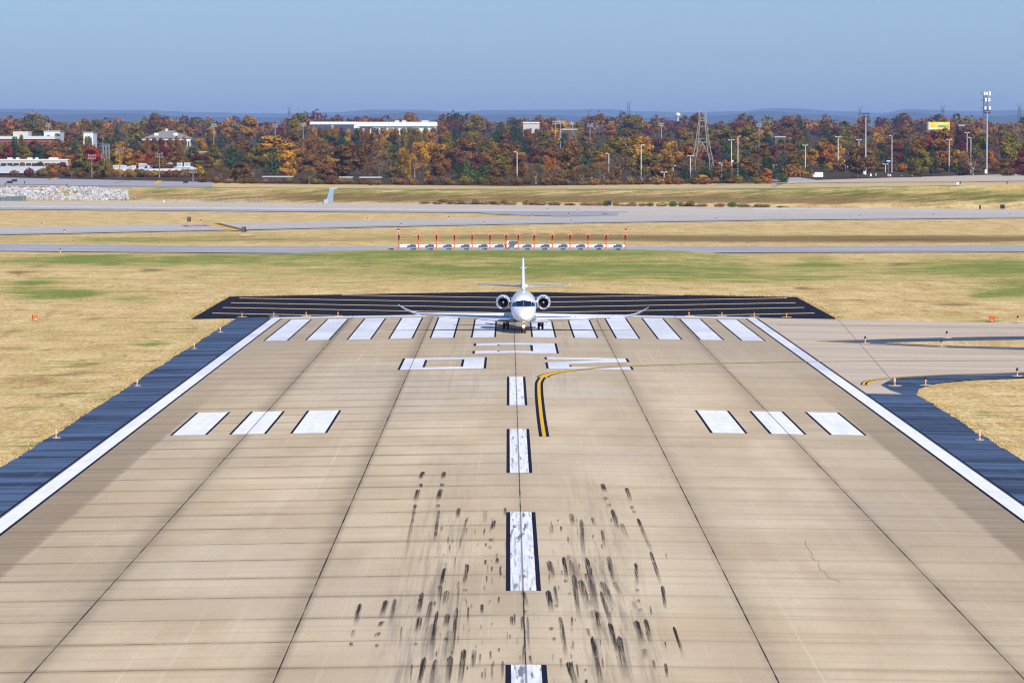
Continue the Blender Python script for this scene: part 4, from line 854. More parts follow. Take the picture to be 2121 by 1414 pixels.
for x in (xb+24,xc-6,xc-20): MB().box((x-t.location.x,Y+20-t.location.y,zp(252,Y)+.1-t.location.z),(1.8,1.5,.6)).build('roof_unit',wallw,t)
mb=MB(); n=40; [mb.box((lerp(xa,xb,(i+.5)/n)-t.location.x,-.05,(zp(258,Y)+g-2)/2-t.location.z),(.08,.06,(zp(258,Y)-g+2)/2-.1)) for i in range(n)]; mb.build('wall_rib',plain('blue_rib',(.06,.085,.16),.6),t)
OCC+=[(641,250,905,266,Y),(641,250,720,275,Y),(735,262,780,276,Y)]
# hip roofed brick building
Y=1900.; t=bld('brick_building',345,Y,'brick building with grey hip roof and white cornice among red trees'); o=t.location; xa,xb=span(294,396,Y); ze=zp(287.6,Y); g=o.z; xr0,xr1=span(333,356,Y); za=zp(270.5,Y)
boxp(t,'wall',brick,xa+.8,xb-.8,g-2,ze-.6,Y,Y+17); boxp(t,'cornice',fascia,xa,xb,ze-.6,ze,Y-.8,Y+17.8)
V=lambda x,y,z:(x-o.x,y-o.y,z-o.z)
mb=MB().add([V(xa-.3,Y-1.1,ze),V(xb+.3,Y-1.1,ze),V(xb+.3,Y+18.1,ze),V(xa-.3,Y+18.1,ze),V(xr0,Y+8.5,za),V(xr1,Y+8.5,za)],((0,1,5,4),(1,2,5),(2,3,4,5),(3,0,4),(3,2,1,0))); rf=mb.build('roof',roofg,t)
for px in (323,363): x=at(px,280,Y)[0]; MB().box((x-o.x,2.6,zp(278.5,Y)-o.z),(.85,.8,.55)).build('roof_vent',fascia,rf)
MB().box((at(342,270,Y)[0]-o.x,8.5,za-o.z+.2),(.4,.4,.5)).build('roof_vent',fascia,rf)
boxp(t,'white_bay',fascia,*span(379,394,Y),g-2,ze-.6,Y-1.2,Y+6)
for px in (382.5,387,391.5): x=at(px,300,Y)[0]; boxp(t,'window',winm,x-.3,x+.3,zp(305,Y),zp(293,Y),Y-1.28,Y-1.1)
for px in (303,312,321,330,339,348,357,366): x=at(px,300,Y)[0]; boxp(t,'window',winm,x-.5,x+.5,zp(299,Y),zp(292,Y),Y-.08,Y+.1)
OCC+=[(300,269,385,286,Y),(370,286,398,306,Y),(292,286,312,292,Y)]
# white and red long building at far left
Y=2050.; t=bld('long_building',45,Y,'long low building with white roof and red orange wall at far left'); xa,xb=span(-60,112,Y); g=t.location.z
boxp(t,'wall',redw,xa,xb,g-3,zp(288.5,Y),Y,Y+25); boxp(t,'roof',roofl,xa-.5,xb+.5,zp(288.5,Y),zp(282,Y),Y-.6,Y+25.6); boxp(t,'upper_storey',wallw,*span(23,55,Y),zp(282,Y),zp(272.5,Y),Y+8,Y+22)
for i in range(14): x=lerp(xa+3,xb-3,i/13); boxp(t,'window',winm,x-.9,x+.9,zp(297,Y),zp(294,Y),Y-.08,Y+.1)
OCC+=[(-5,280,48,299,Y),(22,271,52,283,Y)]
Y=2200.
for px0,px1,y0,y1,l in ((91,124,271.,294,'tall pale metal building standing behind the long red walled building'),(173,193,273.5,296,'narrow pale metal building partly hidden by dark pines')):
    t=bld('metal_building',(px0+px1)/2,Y,l); xa,xb=span(px0,px1,Y); m_=plain('pale_metal_wall',(.60,.64,.70),.6,var=.1,scale=.2); boxp(t,'wall',m_,xa,xb,t.location.z-2,zp(y0+1,Y),Y,Y+20); boxp(t,'roof',roofl,xa-.3,xb+.3,zp(y0+1,Y),zp(y0,Y),Y-.3,Y+20.3)
    boxp(t,'door',trimd,xa+2,xa+4,t.location.z,zp(y1-4,Y),Y-.06,Y+.1); OCC.append((px0,y0-1,px1,y0+9,Y))
# white low buildings at left
Y=1780.; t=bld('white_building',62,Y,'long white flat roofed building with roof boxes behind red shrubs, left'); xa,xb=span(-40,140,Y); g=t.location.z
boxp(t,'wall',wallw,xa,xb,g-2,zp(332,Y),Y,Y+22); boxp(t,'parapet',fascia,xa-.2,xb+.2,zp(332,Y),zp(330,Y),Y-.2,Y+22.2)
for a,b in ((12,22),(30,36),(53,63),(98,117),(70,75)): x0,x1=span(a,b,Y); boxp(t,'roof_unit',roofl,x0,x1,zp(330,Y),zp(326.5,Y),Y+5,Y+9)
for i in range(12): x=lerp(xa+4,xb-3,i/11); boxp(t,'window',winm,x-1.,x+1.,zp(343,Y),zp(338,Y),Y-.08,Y+.1)
OCC+=[(0,325,36,345,Y),(50,326,75,343,Y),(95,326,118,340,Y),(120,328,140,345,Y)]
Y=1690.; t=bld('low_building',38,Y,'low building with sloping pale grey roof and windows, far left corner'); o=t.location; xa,xb=span(-60,83,Y); g=o.z
boxp(t,'wall',wallw,xa,xb,g-2,zp(357,Y),Y,Y+16); mb=MB().add([V(0,0,0)]*0,()) ; mb=MB(); Vt=lambda x,y,z:(x-o.x,y-o.y,z-o.z)
mb.add([Vt(xa-.5,Y-1,zp(357,Y)),Vt(xb+.5,Y-1,zp(357,Y)),Vt(xb+.5,Y+16.5,zp(347,Y)+.4),Vt(xa-.5,Y+16.5,zp(347,Y)+.4),Vt(xa-.5,Y-1,zp(357,Y)-.3),Vt(xb+.5,Y-1,zp(357,Y)-.3),Vt(xb+.5,Y+16.5,zp(347,Y)),Vt(xa-.5,Y+16.5,zp(347,Y))],((0,1,2,3),(0,4,5,1),(1,5,6,2),(3,7,4,0),(4,7,6,5),(2,6,7,3))); mb.build('roof',roofl,t)
for i in range(11): x=lerp(xa+5,xb-1.5,i/10); boxp(t,'window',winm,x-.7,x+.7,zp(364,Y),zp(359.5,Y),Y-.08,Y+.1)
OCC.append((0,346,42,363,Y))
Y=1690.; t=bld('white_building',310,Y,'flat white roofed building with many rooftop units, in front of the wood'); o=t.location; xa,xb=span(219,400,Y); g=o.z; xm=span(284,400,Y)[0]
boxp(t,'wall',wallw,xa+2,xb,g-2,zp(353,Y),Y,Y+30)
mb=MB(); mb.add([Vt(xa,Y-.6,zp(352.5,Y)),Vt(xb+.3,Y-.6,zp(351,Y)),Vt(xb+.3,Y+60,zp(341.,Y+60)),Vt(xa+6,Y+60,zp(342.,Y+60)),Vt(xa,Y-.6,zp(354,Y)),Vt(xb+.3,Y-.6,zp(354,Y)),Vt(xb+.3,Y+60,zp(343.,Y+60)),Vt(xa+6,Y+60,zp(344,Y+60))],((0,1,2,3),(0,4,5,1),(1,5,6,2),(3,7,4,0),(4,7,6,5),(2,6,7,3))); rf=mb.build('roof',plain('white_membrane_roof',(.62,.63,.65),.8,var=.06,scale=.1),t)
boxp(t,'red_stripe',plain('red_stripe_paint',(.45,.12,.08),.7),xm,xb,zp(356.6,Y),zp(355.6,Y),Y-.1,Y+.1)
for a,b in ((286,303),(340,350)): x0,x1=span(a,b,Y); boxp(t,'door',trimd,x0,x1,g-1,zp(357.5,Y),Y-.13,Y+.1)
for a,b,y0,y1 in ((288,304,338.5,348),(345,357,337.5,346),(367,378,337.5,345),(382,394,337,344),(323,331,339,345),(235,262,342.5,348),(275,282,343,348),(302,305,340,347)):
    x0,x1=span(a,b,Y+20); u=boxp(t,'roof_unit',roofl,x0,x1,zp(y1,Y+20)-.4,zp(y0,Y+20),Y+18,Y+21,rf); boxp(t,'louvre',plain('grey_louvre',(.25,.30,.34),.6),x0+.25,x1-.25,zp(y1-1,Y+20),zp(y0+1.5,Y+20),Y+17.9,Y+18.1,rf)
OCC+=[(285,337,398,353,Y),(225,341,290,352,Y),(284,352,350,361,Y)]
shedw=plain('brown_shed_wall',(.10,.075,.06),.9); shedr=plain('weathered_roof',(.40,.39,.38),.9,var=.25,scale=.3)
for px0,px1,y0,y1,Y,l in ((744,790,366.5,375,1520,'low pale roofed shed between brown bushes, below the warehouse'),(543,606,365,371,1560,'pale flat roof showing through bare bushes left of the channel'),(702,730,366.,371,1545,'small pale roof behind brown bushes right of the channel'),(1083,1118,253.,267,2560,'white block building among the trees at the middle skyline'),(1163,1196,267,276,2400,'cream low building hidden among trees at centre'),(1985,1999,258.5,266,2380,'small white house below the cell tower, left'),(1932,1946,263,270,2450,'white roof under the yellow billboard'),(1604,1628,282.5,288,2150,'pale roof behind dark pines at right of the pylon'),(412,430,314,318,1900,'white car park canopy right of the brick building')):
    t=bld('small_building',(px0+px1)/2,Y,l); xa,xb=span(px0,px1,Y); g=t.location.z; boxp(t,'wall',wallw if y1-y0>9.5 else shedw,xa+.2,xb-.2,g-2,zp(y0+2.5,Y),Y,Y+10); boxp(t,'roof',fascia if y1-y0>9.5 else shedr,xa,xb,zp(y0+2.5,Y),zp(y0,Y),Y-.4,Y+10.4); boxp(t,'door',trimd,lerp(xa,xb,.4),lerp(xa,xb,.52),g-2,zp(y1-1,Y),Y-.08,Y+.1); OCC.append((px0+2,y0-1,px1-2,y1,Y))
# ---------------- towers, masts, poles ----------------
pyl=plain('pylon_steel',(.42,.41,.36),.6,.3); pyld=plain('dark_pylon_steel',(.14,.14,.15),.6,.3); polec=plain('pale_pole_paint',(.58,.56,.53),.6); wood=plain('timber_pole',(.24,.19,.15),.9); bluegrey=plain('blue_grey_pole',(.42,.50,.58),.5,.3)
def lattice(mb,levels,r):
    """square tower through levels (half width, z) with crossed bracing"""
    for (a,z0),(b,z1) in zip(levels,levels[1:]):
        P=[(-a,-a,z0),(a,-a,z0),(a,a,z0),(-a,a,z0)]; Q=[(-b,-b,z1),(b,-b,z1),(b,b,z1),(-b,b,z1)]
        for i in range(4):
            j=(i+1)%4; mb.tube(P[i],Q[i],r,n=4); mb.tube(P[i],Q[j],r*.6,n=3); mb.tube(P[j],Q[i],r*.6,n=3); mb.tube(Q[i],Q[j],r*.6,n=3)
def footz(px,Y): X=at(px,300,Y)[0]; return X,H(X,Y)
Y=1850.; X,g=footz(1455,Y); t=thing('transmission_pylon',(X,Y,g-1),'large pale lattice pylon standing in front of the wood, right of centre','pylon'); hz=lambda py:at(1455,py,Y)[2]-g+1; k=Y/FPX
mb=MB(); 
for sg in (-1,1):
    zs=[0,hz(333),hz(310),hz(288),hz(262),hz(245),hz(226)]; xs=[19.5,18,13.5,10.5,7.6,6.,6.6]; L=[(sg*a*k,z) for a,z in zip(xs,zs)]
    for (a,z0),(b,z1) in zip(L,L[1:]):
        w0=.75*(1-z0/26)+.12; w1=.75*(1-z1/26)+.12
        for p,q in ((-1,-1),(1,-1),(1,1),(-1,1)): mb.tube((a+p*w0,q*w0,z0),(b+p*w1,q*w1,z1),.10,n=4)
        for s2 in (-1,1): mb.tube((a-w0,s2*w0,z0),(b+w1,s2*w1,z1),.06,n=3); mb.tube((a+w0,s2*w0,z0),(b-w1,s2*w1,z1),.06,n=3)
mb.build('leg',pyl,t)
for py,a in ((295,11.5),(287,10.4),(262,7.6),(245,8.5),(250,7)): MB().tube((-a*k,0,hz(py)),(a*k,0,hz(py)),.12,n=4).build('crossbeam',pyl,t)
mb=MB()
for a,b,c,d in ((-13.5,310,10.4,288),(13.5,310,-10.4,288),(-18,333,0,298),(18,333,0,298)): MB().tube((a*k,0,hz(b)),(c*k,0,hz(d)),.08,n=4).build('brace',pyl,t)
mb=MB(); [mb.lathe([(.05,hz(245)-1.2),(.12,hz(245)-.8),(.05,hz(245)-.1)],(a*k,0,0),6) for a in (-8,-5,5,8)]; mb.build('insulator',pyl,t)
for px,y0,y1,w_,Y,l in ((599.5,217,233,3.2,4300,'tiny distant pylon on the skyline left of the warehouse'),(1302,207,244,4.6,3900,'tall distant pylon on the skyline right of centre'),(1781,218,236,4.,4400,'tiny distant pylon left of the apron light mast'),(1952.5,216,241,4.,4000,'distant pylon between the billboard and the cell tower'),(2111,214,243,4.,3900,'distant pylon at the right frame edge'),(1219,225,245,3.6,4100,'faint distant pylon above the dark olive trees at centre')):
    X,g=footz(px,Y); k=Y/FPX; zt=at(px,y0,Y)[2]-g; t=thing('transmission_pylon',(X,Y,g),l,'pylon','distant pylons on the skyline'); mb=MB(); lattice(mb,[(w_*k*1.3,0),(w_*k*.9,zt*.45),(w_*k*.6,zt*.7),(w_*k*.5,zt*.88)],.16*Y/3900); mb.build('lattice_body',pyld,t)
    mb=MB(); 
    for sg in (-1,1): mb.tube((sg*w_*k*.4,0,zt*.85),(sg*w_*k*1.15,0,zt),.2,n=4); mb.tube((0,0,zt*.9),(sg*w_*k*1.1,0,zt*.93),.18,n=4)
    mb.tube((-w_*k*1.1,0,zt*.78),(w_*k*1.1,0,zt*.78),.2,n=4); mb.build('crossarm',pyld,t)
Y=2300.; X,g=footz(2040.5,Y); k=Y/FPX; t=thing('cell_tower',(X,Y,g),'dark lattice phone mast with white panel antennas, tallest at right','mast'); zt=at(2040,190,Y)[2]-g; mb=MB(); lattice(mb,[(lerp(1.35,.8,i/16),zt*i/16) for i in range(17)],.10); mb.build('lattice_body',pyld,t)
for py,L in ((194,((-8,5),(-2,7),(3,6),(9,8))),(207,((-9,4),(1,7),(8,7))),(224,((-9,3),(0,7),(9,7)))):
    z=at(2040,py,Y)[2]-g; a=MB(); a.tube((-9*k,0,z),(9.5*k,0,z),.09,n=4); a.tube((-9*k,-.8,z-.5),(9.5*k,-.8,z-.5),.06,n=4); a.build('antenna_frame',pyld,t)
    for dx,h in L: m=MB(); m.box((dx*k,-.9,z),(.42 if h>5 else .18,.15,h*k/2)); m.build('panel_antenna',whitem if h>5 else pyld,t)
for px,y0,Y,l in ((1793,236,1800.,'tall grey apron floodlight mast with dark lamp cluster, left of two'),(2044,229,1800.,'tall blue grey apron floodlight mast in front of the phone mast')):
    p=gp(px,362.5 if px<1900 else 360.5); Y=p[1]; k=Y/FPX; zt=at(px,y0,Y)[2]-p[2]; t=thing('floodlight_mast',p,l,'mast','apron floodlight masts'); MB().tube((0,0,0),(0,0,zt),.32,.19,n=10).build('pole',bluegrey,t)
    MB().box((-.45,-.25,.95),(.38,.3,.7)).build('control_box',whitem,t); mb=MB(); [mb.tube((-1.15,0,zt-d),(1.15,0,zt-d),.06,n=5) for d in (.1,1.0)]; mb.build('head_frame',pyld,t)
    for dx in (-1.05,-.4,.4,1.05):
        for d in (0.,.9): m=MB(); m.box((dx,-.25,zt-d),(.24,.2,.24)); m.build('floodlight',blackm,t)
LP=((1071,315,345,1,'slim one at centre, left of all'),(1261,318,350,1,'second from left, beside a golden tree'),(1328,300,350,1,'tall one left of the lattice pylon'),(1375.5,356.5,378,2,'short double headed one low left of the pylon'),(1394,343.5,362,2,'short double headed one among the pines left of the pylon'),(1430,322.5,342,2,'double headed one just left of the pylon'),(1515,290,354,2,'tall double headed one right of the pylon'),(1528.5,282.5,350,1,'tall single headed one right of the pylon'),(1495,338,352,1,'short one just right of the pylon foot'),(1603,342,378,2,'double headed one at the left end of the apron'),(1668,301,328,2,'double headed one behind the white van'),(1736,283.5,340,2,'tall double headed one left of the floodlight mast'),(1779,289.5,347,2,'double headed one touching the floodlight mast'),(1847.5,281,349,1,'tall single headed one between billboard and floodlight mast'),(1834,340,360,2,'short double headed one in the bushes right of the floodlight mast'),(1966,289,350,2,'tall double headed one right of the billboard'),(2011,285,362,1,'tall single headed one left of the phone mast'),(2003,275,295,2,'double headed one half hidden below the phone mast'),(1598,352,380,1,'thin one in front of an orange bush at the apron end'))
for px,y0,y1,n,l in LP:
    Y=1590. if px<1500 else 1740.; 
    if px in(1375.5,1603,1598): Y=1560.
    if px==2003: Y=2000.
    if px>1590: Y=max(Y,1830.)
    X,g=footz(px,Y); z1=at(px,y0,Y)[2]-g; t=thing('lamp_post',(X,Y,g),'white lamp post, '+l,'lamp post','white lamp posts along the wood'); MB().tube((0,0,-.5),(0,0,z1),.17,.14,n=7).build('pole',polec,t)
    for sg in ((-1,1) if n==2 else ((-1,) if px in(1071,1261,1847.5,2011,1495,1598) else (1,))): m=MB(); m.tube((0,0,z1-.05),(sg*.5,0,z1),.05,n=5); m.box((sg*.72,0,z1+.02),(.36,.3,.14)); m.build('lamp_head',polec,t)
UP=((100,256,292,'left of the dark pines'),(128,274,290,'short one in front of the pale metal building'),(272,257.5,292,'left of the hip roofed brick building'),(443,257,285,'in the pines right of the brick building'),(190,321,342,'at the far left among gold trees'),(248,308,345,'beside the gold trees left of the brick building'),(330,318,352,'in front of the red trees below the brick building'),(399.5,350,370,'at the right end of the flat white building'),(628,255,275,'left of the warehouse'),(570,258,281,'among the trees left of the warehouse'),(1150,251.5,270,'left of three above the dark red trees'),(1161,250.5,272,'middle of three above the dark red trees'),(1186,252.5,275,'right of three above the dark red trees'),(1222,256.5,278,'left of the large olive trees'),(1370,255.5,275,'left of the lattice pylon near the skyline'),(1572,257,275,'right of the dark red dome tree'))
for px,y0,y1,l in UP:
    Y=2350. if y0<300 else 1640.; 
    if px==399.5: Y=1560.
    X,g=footz(px,Y); z1=at(px,y0,Y)[2]-g; t=thing('utility_pole',(X,Y,g),'utility pole with crossarms '+l,'utility pole','utility poles beyond the airfield'); m_=greym if y0<300 else wood; MB().tube((0,0,-.5),(0,0,z1),.22,.14,n=6).build('pole',m_,t)
    mb=MB(); [mb.box((0,0,z1-d),(1.3,.09,.11)) for d in (.3,1.3)]; mb.build('crossarm',m_,t); mb=MB(); [mb.lathe([(.1,z1-d),(.14,z1-d+.2),(.05,z1-d+.42)],(x,0,0),6) for x in (-1.2,-.6,.6,1.2) for d in (.2,1.2)]; mb.build('insulator',greym,t)
Y=1650.; X,g=footz(215,Y); k=Y/FPX; t=thing('transmission_pylon',(X,Y,g-1),'grey twin legged pylon among gold trees at the left','pylon'); mb=MB(); hz=lambda py:at(215,py,Y)[2]-g+1
for x0,x1,x2 in ((-7,-1,-3),(2,5,4),(11,10,9)):
    for d in (-.45,.45): mb.tube((x0*k+d,0,0),(x1*k+d*.4,0,hz(300)),.10,n=4)
    for i in range(6): a,b=i/6,(i+1)/6; mb.tube((lerp(x0,x1,a)*k-.45,0,hz(300)*a),(lerp(x0,x1,b)*k+.4,0,hz(300)*b),.06,n=3)
mb.build('leg',greym,t); [MB().tube((-9*k,0,hz(py)),(14*k,0,hz(py)),.10,n=4).build('crossbeam',greym,t) for py in (299,303)]; MB().tube((-3*k,0,hz(300)),(-1*k,0,hz(285)),.08,n=4).build('peak',greym,t); OCC.append((203,297,228,330,Y))
Y=6200.; X,g=footz(1404,Y); k=Y/FPX; t=thing('water_tower',(X,Y,g),'pale mushroom water tower far off on the skyline','water tower'); zt=at(1404,233.5,Y)[2]-g; zb=at(1404,242,Y)[2]-g
MB().lathe([(1.1*k,zb-1),(3.5*k,zb+.4),(5.6*k,lerp(zb,zt,.45)),(5.0*k,lerp(zb,zt,.7)),(2.5*k,zt-.2),(0,zt)],n=20).build('tank',plain('water_tower_paint',(.82,.68,.54),.6),t); MB().lathe([(1.7*k,0),(1.3*k,zb*.8),(1.25*k,zb)],n=12).build('stem',fascia,t)
# billboard
Y=2380.; X,g=footz(1945,Y); k=Y/FPX; t=thing('billboard',(X,Y,g),'yellow advertising billboard on the skyline left of the phone mast','billboard'); zz=lambda py:at(1945,py,Y)[2]-g
MB().box((0,0,(zz(253)+zz(269))/2),(22*k,.5,(zz(253)-zz(269))/2)).build('board',plain('billboard_yellow',(.72,.58,.06),.6),t); MB().box((-24.3*k,.5,(zz(253)+zz(272))/2),(1.6*k,1.2,(zz(253)-zz(272))/2)).build('side_frame',pyld,t); MB().box((-21.5*k,-.1,(zz(253)+zz(269))/2),(.5*k,.55,(zz(253)-zz(269))/2+.1)).build('edge_trim',whitem,t)
for x0,x1,y0,y1,c in ((-19,-10,259,264,(.72,.45,.08)),(-3,8,254.5,258,(.70,.66,.25)),(-2,14,259.5,263.5,(.12,.30,.25)),(15,21,258,266,(.40,.42,.05)),(-20,-6,265,268,(.80,.78,.76)),(0,10,265,268,(.60,.50,.15)),(-15,-12,255,258,(.75,.35,.05))):
    MB().box(((x0+x1)/2*k,-.52,(zz(y0)+zz(y1))/2),((x1-x0)/2*k,.04,(zz(y0)-zz(y1))/2)).build('poster_patch',plain('poster_ink',c,.7),t)
MB().tube((0,.5,-1),(0,.5,zz(269)),.5,n=8).build('post',pyld,t); OCC.append((1917,252,1968,268,Y))
# small signs by the road
for px,y0,y1,w_,c,l in ((1840,332,336.5,8,(.05,.20,.62),'blue road sign in the trees right of the floodlight mast'),(1751,332.5,335.5,5,(.75,.50,.03),'small yellow road sign left of the floodlight mast'),(1756,340,347,3.5,(.70,.35,.36),'small red and white sign left of the floodlight mast'),(1780.5,333.5,339,4.5,(.72,.20,.22),'red and white sign beside the floodlight mast'),(1517,332,336,4,(.75,.5,.5),'pink and white sign on a tall lamp post right of the pylon'),(1538.5,333,340,3.6,(.62,.25,.28),'small red sign right of the pylon lamp posts')):
    Y=1735. if px>1600 else 1700.; Y=1825. if px>1600 else Y; X,g=footz(px,Y); k=Y/FPX; z0=at(px,y1,Y)[2]-g; z1=at(px,y0,Y)[2]-g; t=thing('road_sign',(X,Y-.6,g),l,'sign'); MB().box((0,0,(z0+z1)/2),(w_/2*k,.05,(z1-z0)/2)).build('face',plain('sign_paint',c,.6),t); MB().tube((0,.1,-.3),(0,.1,z1),.06,n=5).build('post',greym,t); MB().box((0,-.03,z1-.25),(w_/2*k*.8,.05,.12)).build('lettering',whitem,t)
# ---------------- van, barrels and orange plant on the apron ----------------
p=gp(1692,369.6); k=p[1]/FPX; t=thing('delivery_van',(p[0],p[1],p[2]+.06),'white box van parked on the apron by the edge of the wood','van',rz=.0); wv=plain('van_white',(.82,.82,.82),.35)
mb=MB(); mb.loft([[(x,-1.0,z) for x,z in pr] for pr in [((-.75,.45),(2.15,.45),(2.15,2.05),(2.05,2.15),(-.7,2.15),(-.75,2.05))]]+[[(x,1.0,z) for x,z in ((-.75,.45),(2.15,.45),(2.15,2.05),(2.05,2.15),(-.7,2.15),(-.75,2.05))]],smooth=False,caps=True); mb.build('cargo_body',wv,t)
pr=((-2.1,.4),(-.78,.4),(-.78,1.75),(-1.15,1.72),(-1.5,1.15),(-2.05,1.02)); MB().loft([[(x,-.92,z) for x,z in pr],[(x,.92,z) for x,z in pr]],smooth=False,caps=True).build('cab',wv,t)
MB().add([(-1.42,-.94,1.15),(-.9,-.94,1.15),(-.9,-.94,1.6),(-1.18,-.94,1.6)],((0,1,2,3),)).build('window',winm,t); MB().add([(-1.52,-.8,1.17),(-1.52,.8,1.17),(-1.18,.8,1.7),(-1.18,-.8,1.7)],((3,2,1,0),)).build('windscreen',winm,t)
MB().box((-.1,0,.42),(2.1,.8,.1)).build('chassis',blackm,t); MB().box((-2.12,0,.5),(.05,.9,.1)).build('bumper',blackm,t)
for x in (-1.45,1.35):
    for y in (-.85,.85):
        m=MB().lathe([(0,-.13),(.3,-.13),(.36,-.08),(.36,.08),(.3,.13),(0,.13)],(x,y,.36),14,'Y'); o=m.build('wheel',blackm,t); MB().lathe([(0,-.145),(.17,-.14),(.17,.14),(0,.145)],(x,y,.36),10,'Y').build('rim',greym,o)
def barrel(px,py,col,label,h=1.1,cat='barrel',g='traffic barrels on the apron'):
    q=gp(px,py); t=thing('traffic_barrel',q,label,cat,g); MB().lathe([(.42,0),(.42,.1),(.33,.12),(.30,h*.5),(.26,h),(0,h)],n=10).build('body',col,t); MB().lathe([(.318,h*.55),(.30,h*.72)],n=10).build('reflective_band',whitem,t)
org2=plain('safety_orange',(.85,.09,.015),.5)
barrel(1765.5,367.5,org2,'orange barrel left of the floodlight mast, left one of two',1.15); barrel(1776.5,367.5,org2,'orange barrel left of the floodlight mast, right one of two',1.2); barrel(1839.5,365.5,org2,'orange barrel at the apron edge right of the floodlight mast',1.); barrel(1803.5,364.8,whitem,'white barrel just right of the floodlight mast',.9); barrel(1844,365,whitem,'small white barrel beside an orange one at the apron edge',.7); barrel(1867.5,365.5,plain('dark_red_plastic',(.12,.02,.02),.6),'dark red barrel left of the orange machine',.5); barrel(1976,364,plain('dull_red_plastic',(.30,.07,.04),.6),'dull red barrel on the right part of the apron',.7)
q=gp(1773,367.3); t=thing('warning_post',q,'yellow warning post between two orange barrels','post'); MB().box((0,0,.9),(.3,.08,.7)).build('panel',plain('bright_yellow',(.85,.62,.02),.5),t); MB().box((0,0,.08),(.5,.3,.08)).build('foot',blackm,t)
q=gp(1814.5,364.8); t=thing('warning_post',q,'lime green warning post right of the floodlight mast','post'); MB().box((0,0,.55),(.16,.08,.45)).build('panel',plain('lime_paint',(.35,.75,.1),.5),t); MB().box((0,0,.06),(.3,.2,.06)).build('foot',blackm,t)
q=gp(1890,366.4); t=thing('arrow_board_trailer',q,'bright orange road works trailer on the apron edge','trailer'); MB().box((0,0,1.0),(.5,.5,.65)).build('body',orange,t); mb=MB(); mb.tube((.0,0,1.9),(.0,0,4.2),.09,n=6); mb.tube((.5,0,1.9),(.3,0,3.2),.05,n=4); mb.build('mast',org2,t); MB().box((-.1,-.1,2.9),(.42,.07,.5)).build('board',orange,t); MB().box((.55,-.1,3.3),(.28,.07,.38)).build('arm',plain('red_panel',(.55,.05,.03),.5),t)
for x in (-.6,.6): MB().lathe([(0,-.12),(.32,-.12),(.32,.12),(0,.12)],(x,-.5,.32),12,'Y').build('wheel',blackm,t)
# gravel mound at the apron's left end
q=gp(1643,373.5); mb=MB(); n=14; rr=random.Random(5); rings=[]
for j in range(6):
    f=j/5; rings.append([(lerp(10,.5,f)*math.cos(6.283*i/n)*rr.uniform(.9,1.1)-f*3.5,lerp(26,.5,f)*math.sin(6.283*i/n)*rr.uniform(.9,1.1),-.3+1.9*f**.8*rr.uniform(.92,1.08)) for i in range(n)])
o=mb.loft(rings,caps=True).build('gravel_mound',plain('pale_gravel',(.36,.32,.32),.95,var=.25,scale=.6),loc=q); tag(o,'low pale gravel mound at the left end of the apron','mound')

# ---------------- trees ----------------
def m_leaf(name,src):
    s=Sh(name,.9,spec=.04); p=s.pos()
    if src=='obj': q=s.n('ObjectInfo'); base=q.outputs['Color']
    else: q=s.n('Attribute'); q.attribute_name='leafcol'; base=q.outputs['Color']
    a=s.noise(s.sc(p,(.55,.55,.55)),1.,3.,.6); b=s.noise(s.sc(p,(2.2,2.2,2.2)),1.,2.,.6)
    c=s.mix(1.,base,s.mix(s.mr(a,.3,.7),(.55,.50,.42),(1.30,1.24,1.0)),'MULTIPLY'); c=s.mix(1.,c,s.mix(s.mr(b,.3,.7),(.80,.80,.80),(1.2,1.18,1.12)),'MULTIPLY'); s.col(c); return s.m
leafm=m_leaf('autumn_leaves','obj'); leafa=m_leaf('far_leaves','attr'); barkm=plain('bark',(.13,.10,.085),.95,var=.3,scale=1.5); barkp=plain('pale_bark',(.34,.30,.27),.95,var=.3,scale=1.5)
def rv(rr): 
    while 1:
        v=Vector((rr.uniform(-1,1),rr.uniform(-1,1),rr.uniform(-1,1)))
        if .05<v.length<1: return v.normalized()
def leafq(mb,c,n,s,rr,asp=.8):
    a=n.orthogonal().normalized(); b=n.cross(a); t=rr.uniform(0,6.28); u=(a*math.cos(t)+b*math.sin(t)); w_=n.cross(u)
    mb.quad(*[c+u*(s*i*rr.uniform(.6,1.15))+w_*(s*asp*j*rr.uniform(.6,1.15))+n*(rr.uniform(-.15,.15)*s) for i,j in ((-1,-1),(1,-1),(1,1),(-1,1))])
def decid(seed,nl,h=12.,rad=4.6,low=.4,narrow=1.,dens=1.45,ls=.27):
    rr=random.Random(seed); mb=MB(); lobes=[]
    for i in range(nl):
        f=rr.random(); z=lerp(low+1.6,h-1.5,f); wr=rad*narrow*math.sin(math.pi*lerp(.22,.86,f))*rr.uniform(.25,.75); a=rr.uniform(0,6.28); lobes.append((Vector((wr*math.cos(a),wr*math.sin(a),z)),rr.uniform(1.7,2.7)*(.75+.25*narrow)*(1.1-.3*f)))
    for c,r in lobes:
        m=int(41*r*r*dens)
        for k in range(m):
            d=rv(rr); d.z=d.z*.85+.12; q=c+d*r*(rr.random()**.28); n=(d+rv(rr)*.75).normalized(); leafq(mb,q,n,ls*rr.uniform(.65,1.35),rr)
    tr=MB(); tr.tube((0,0,-.6),(rr.uniform(-.2,.2),rr.uniform(-.2,.2),h*.45),.26,.15,n=6)
    for c,r in lobes[:7]: b=Vector((0,0,rr.uniform(.18,.42)*h)); tr.tube(b,c,.11,.03,n=4)
    return mb,tr
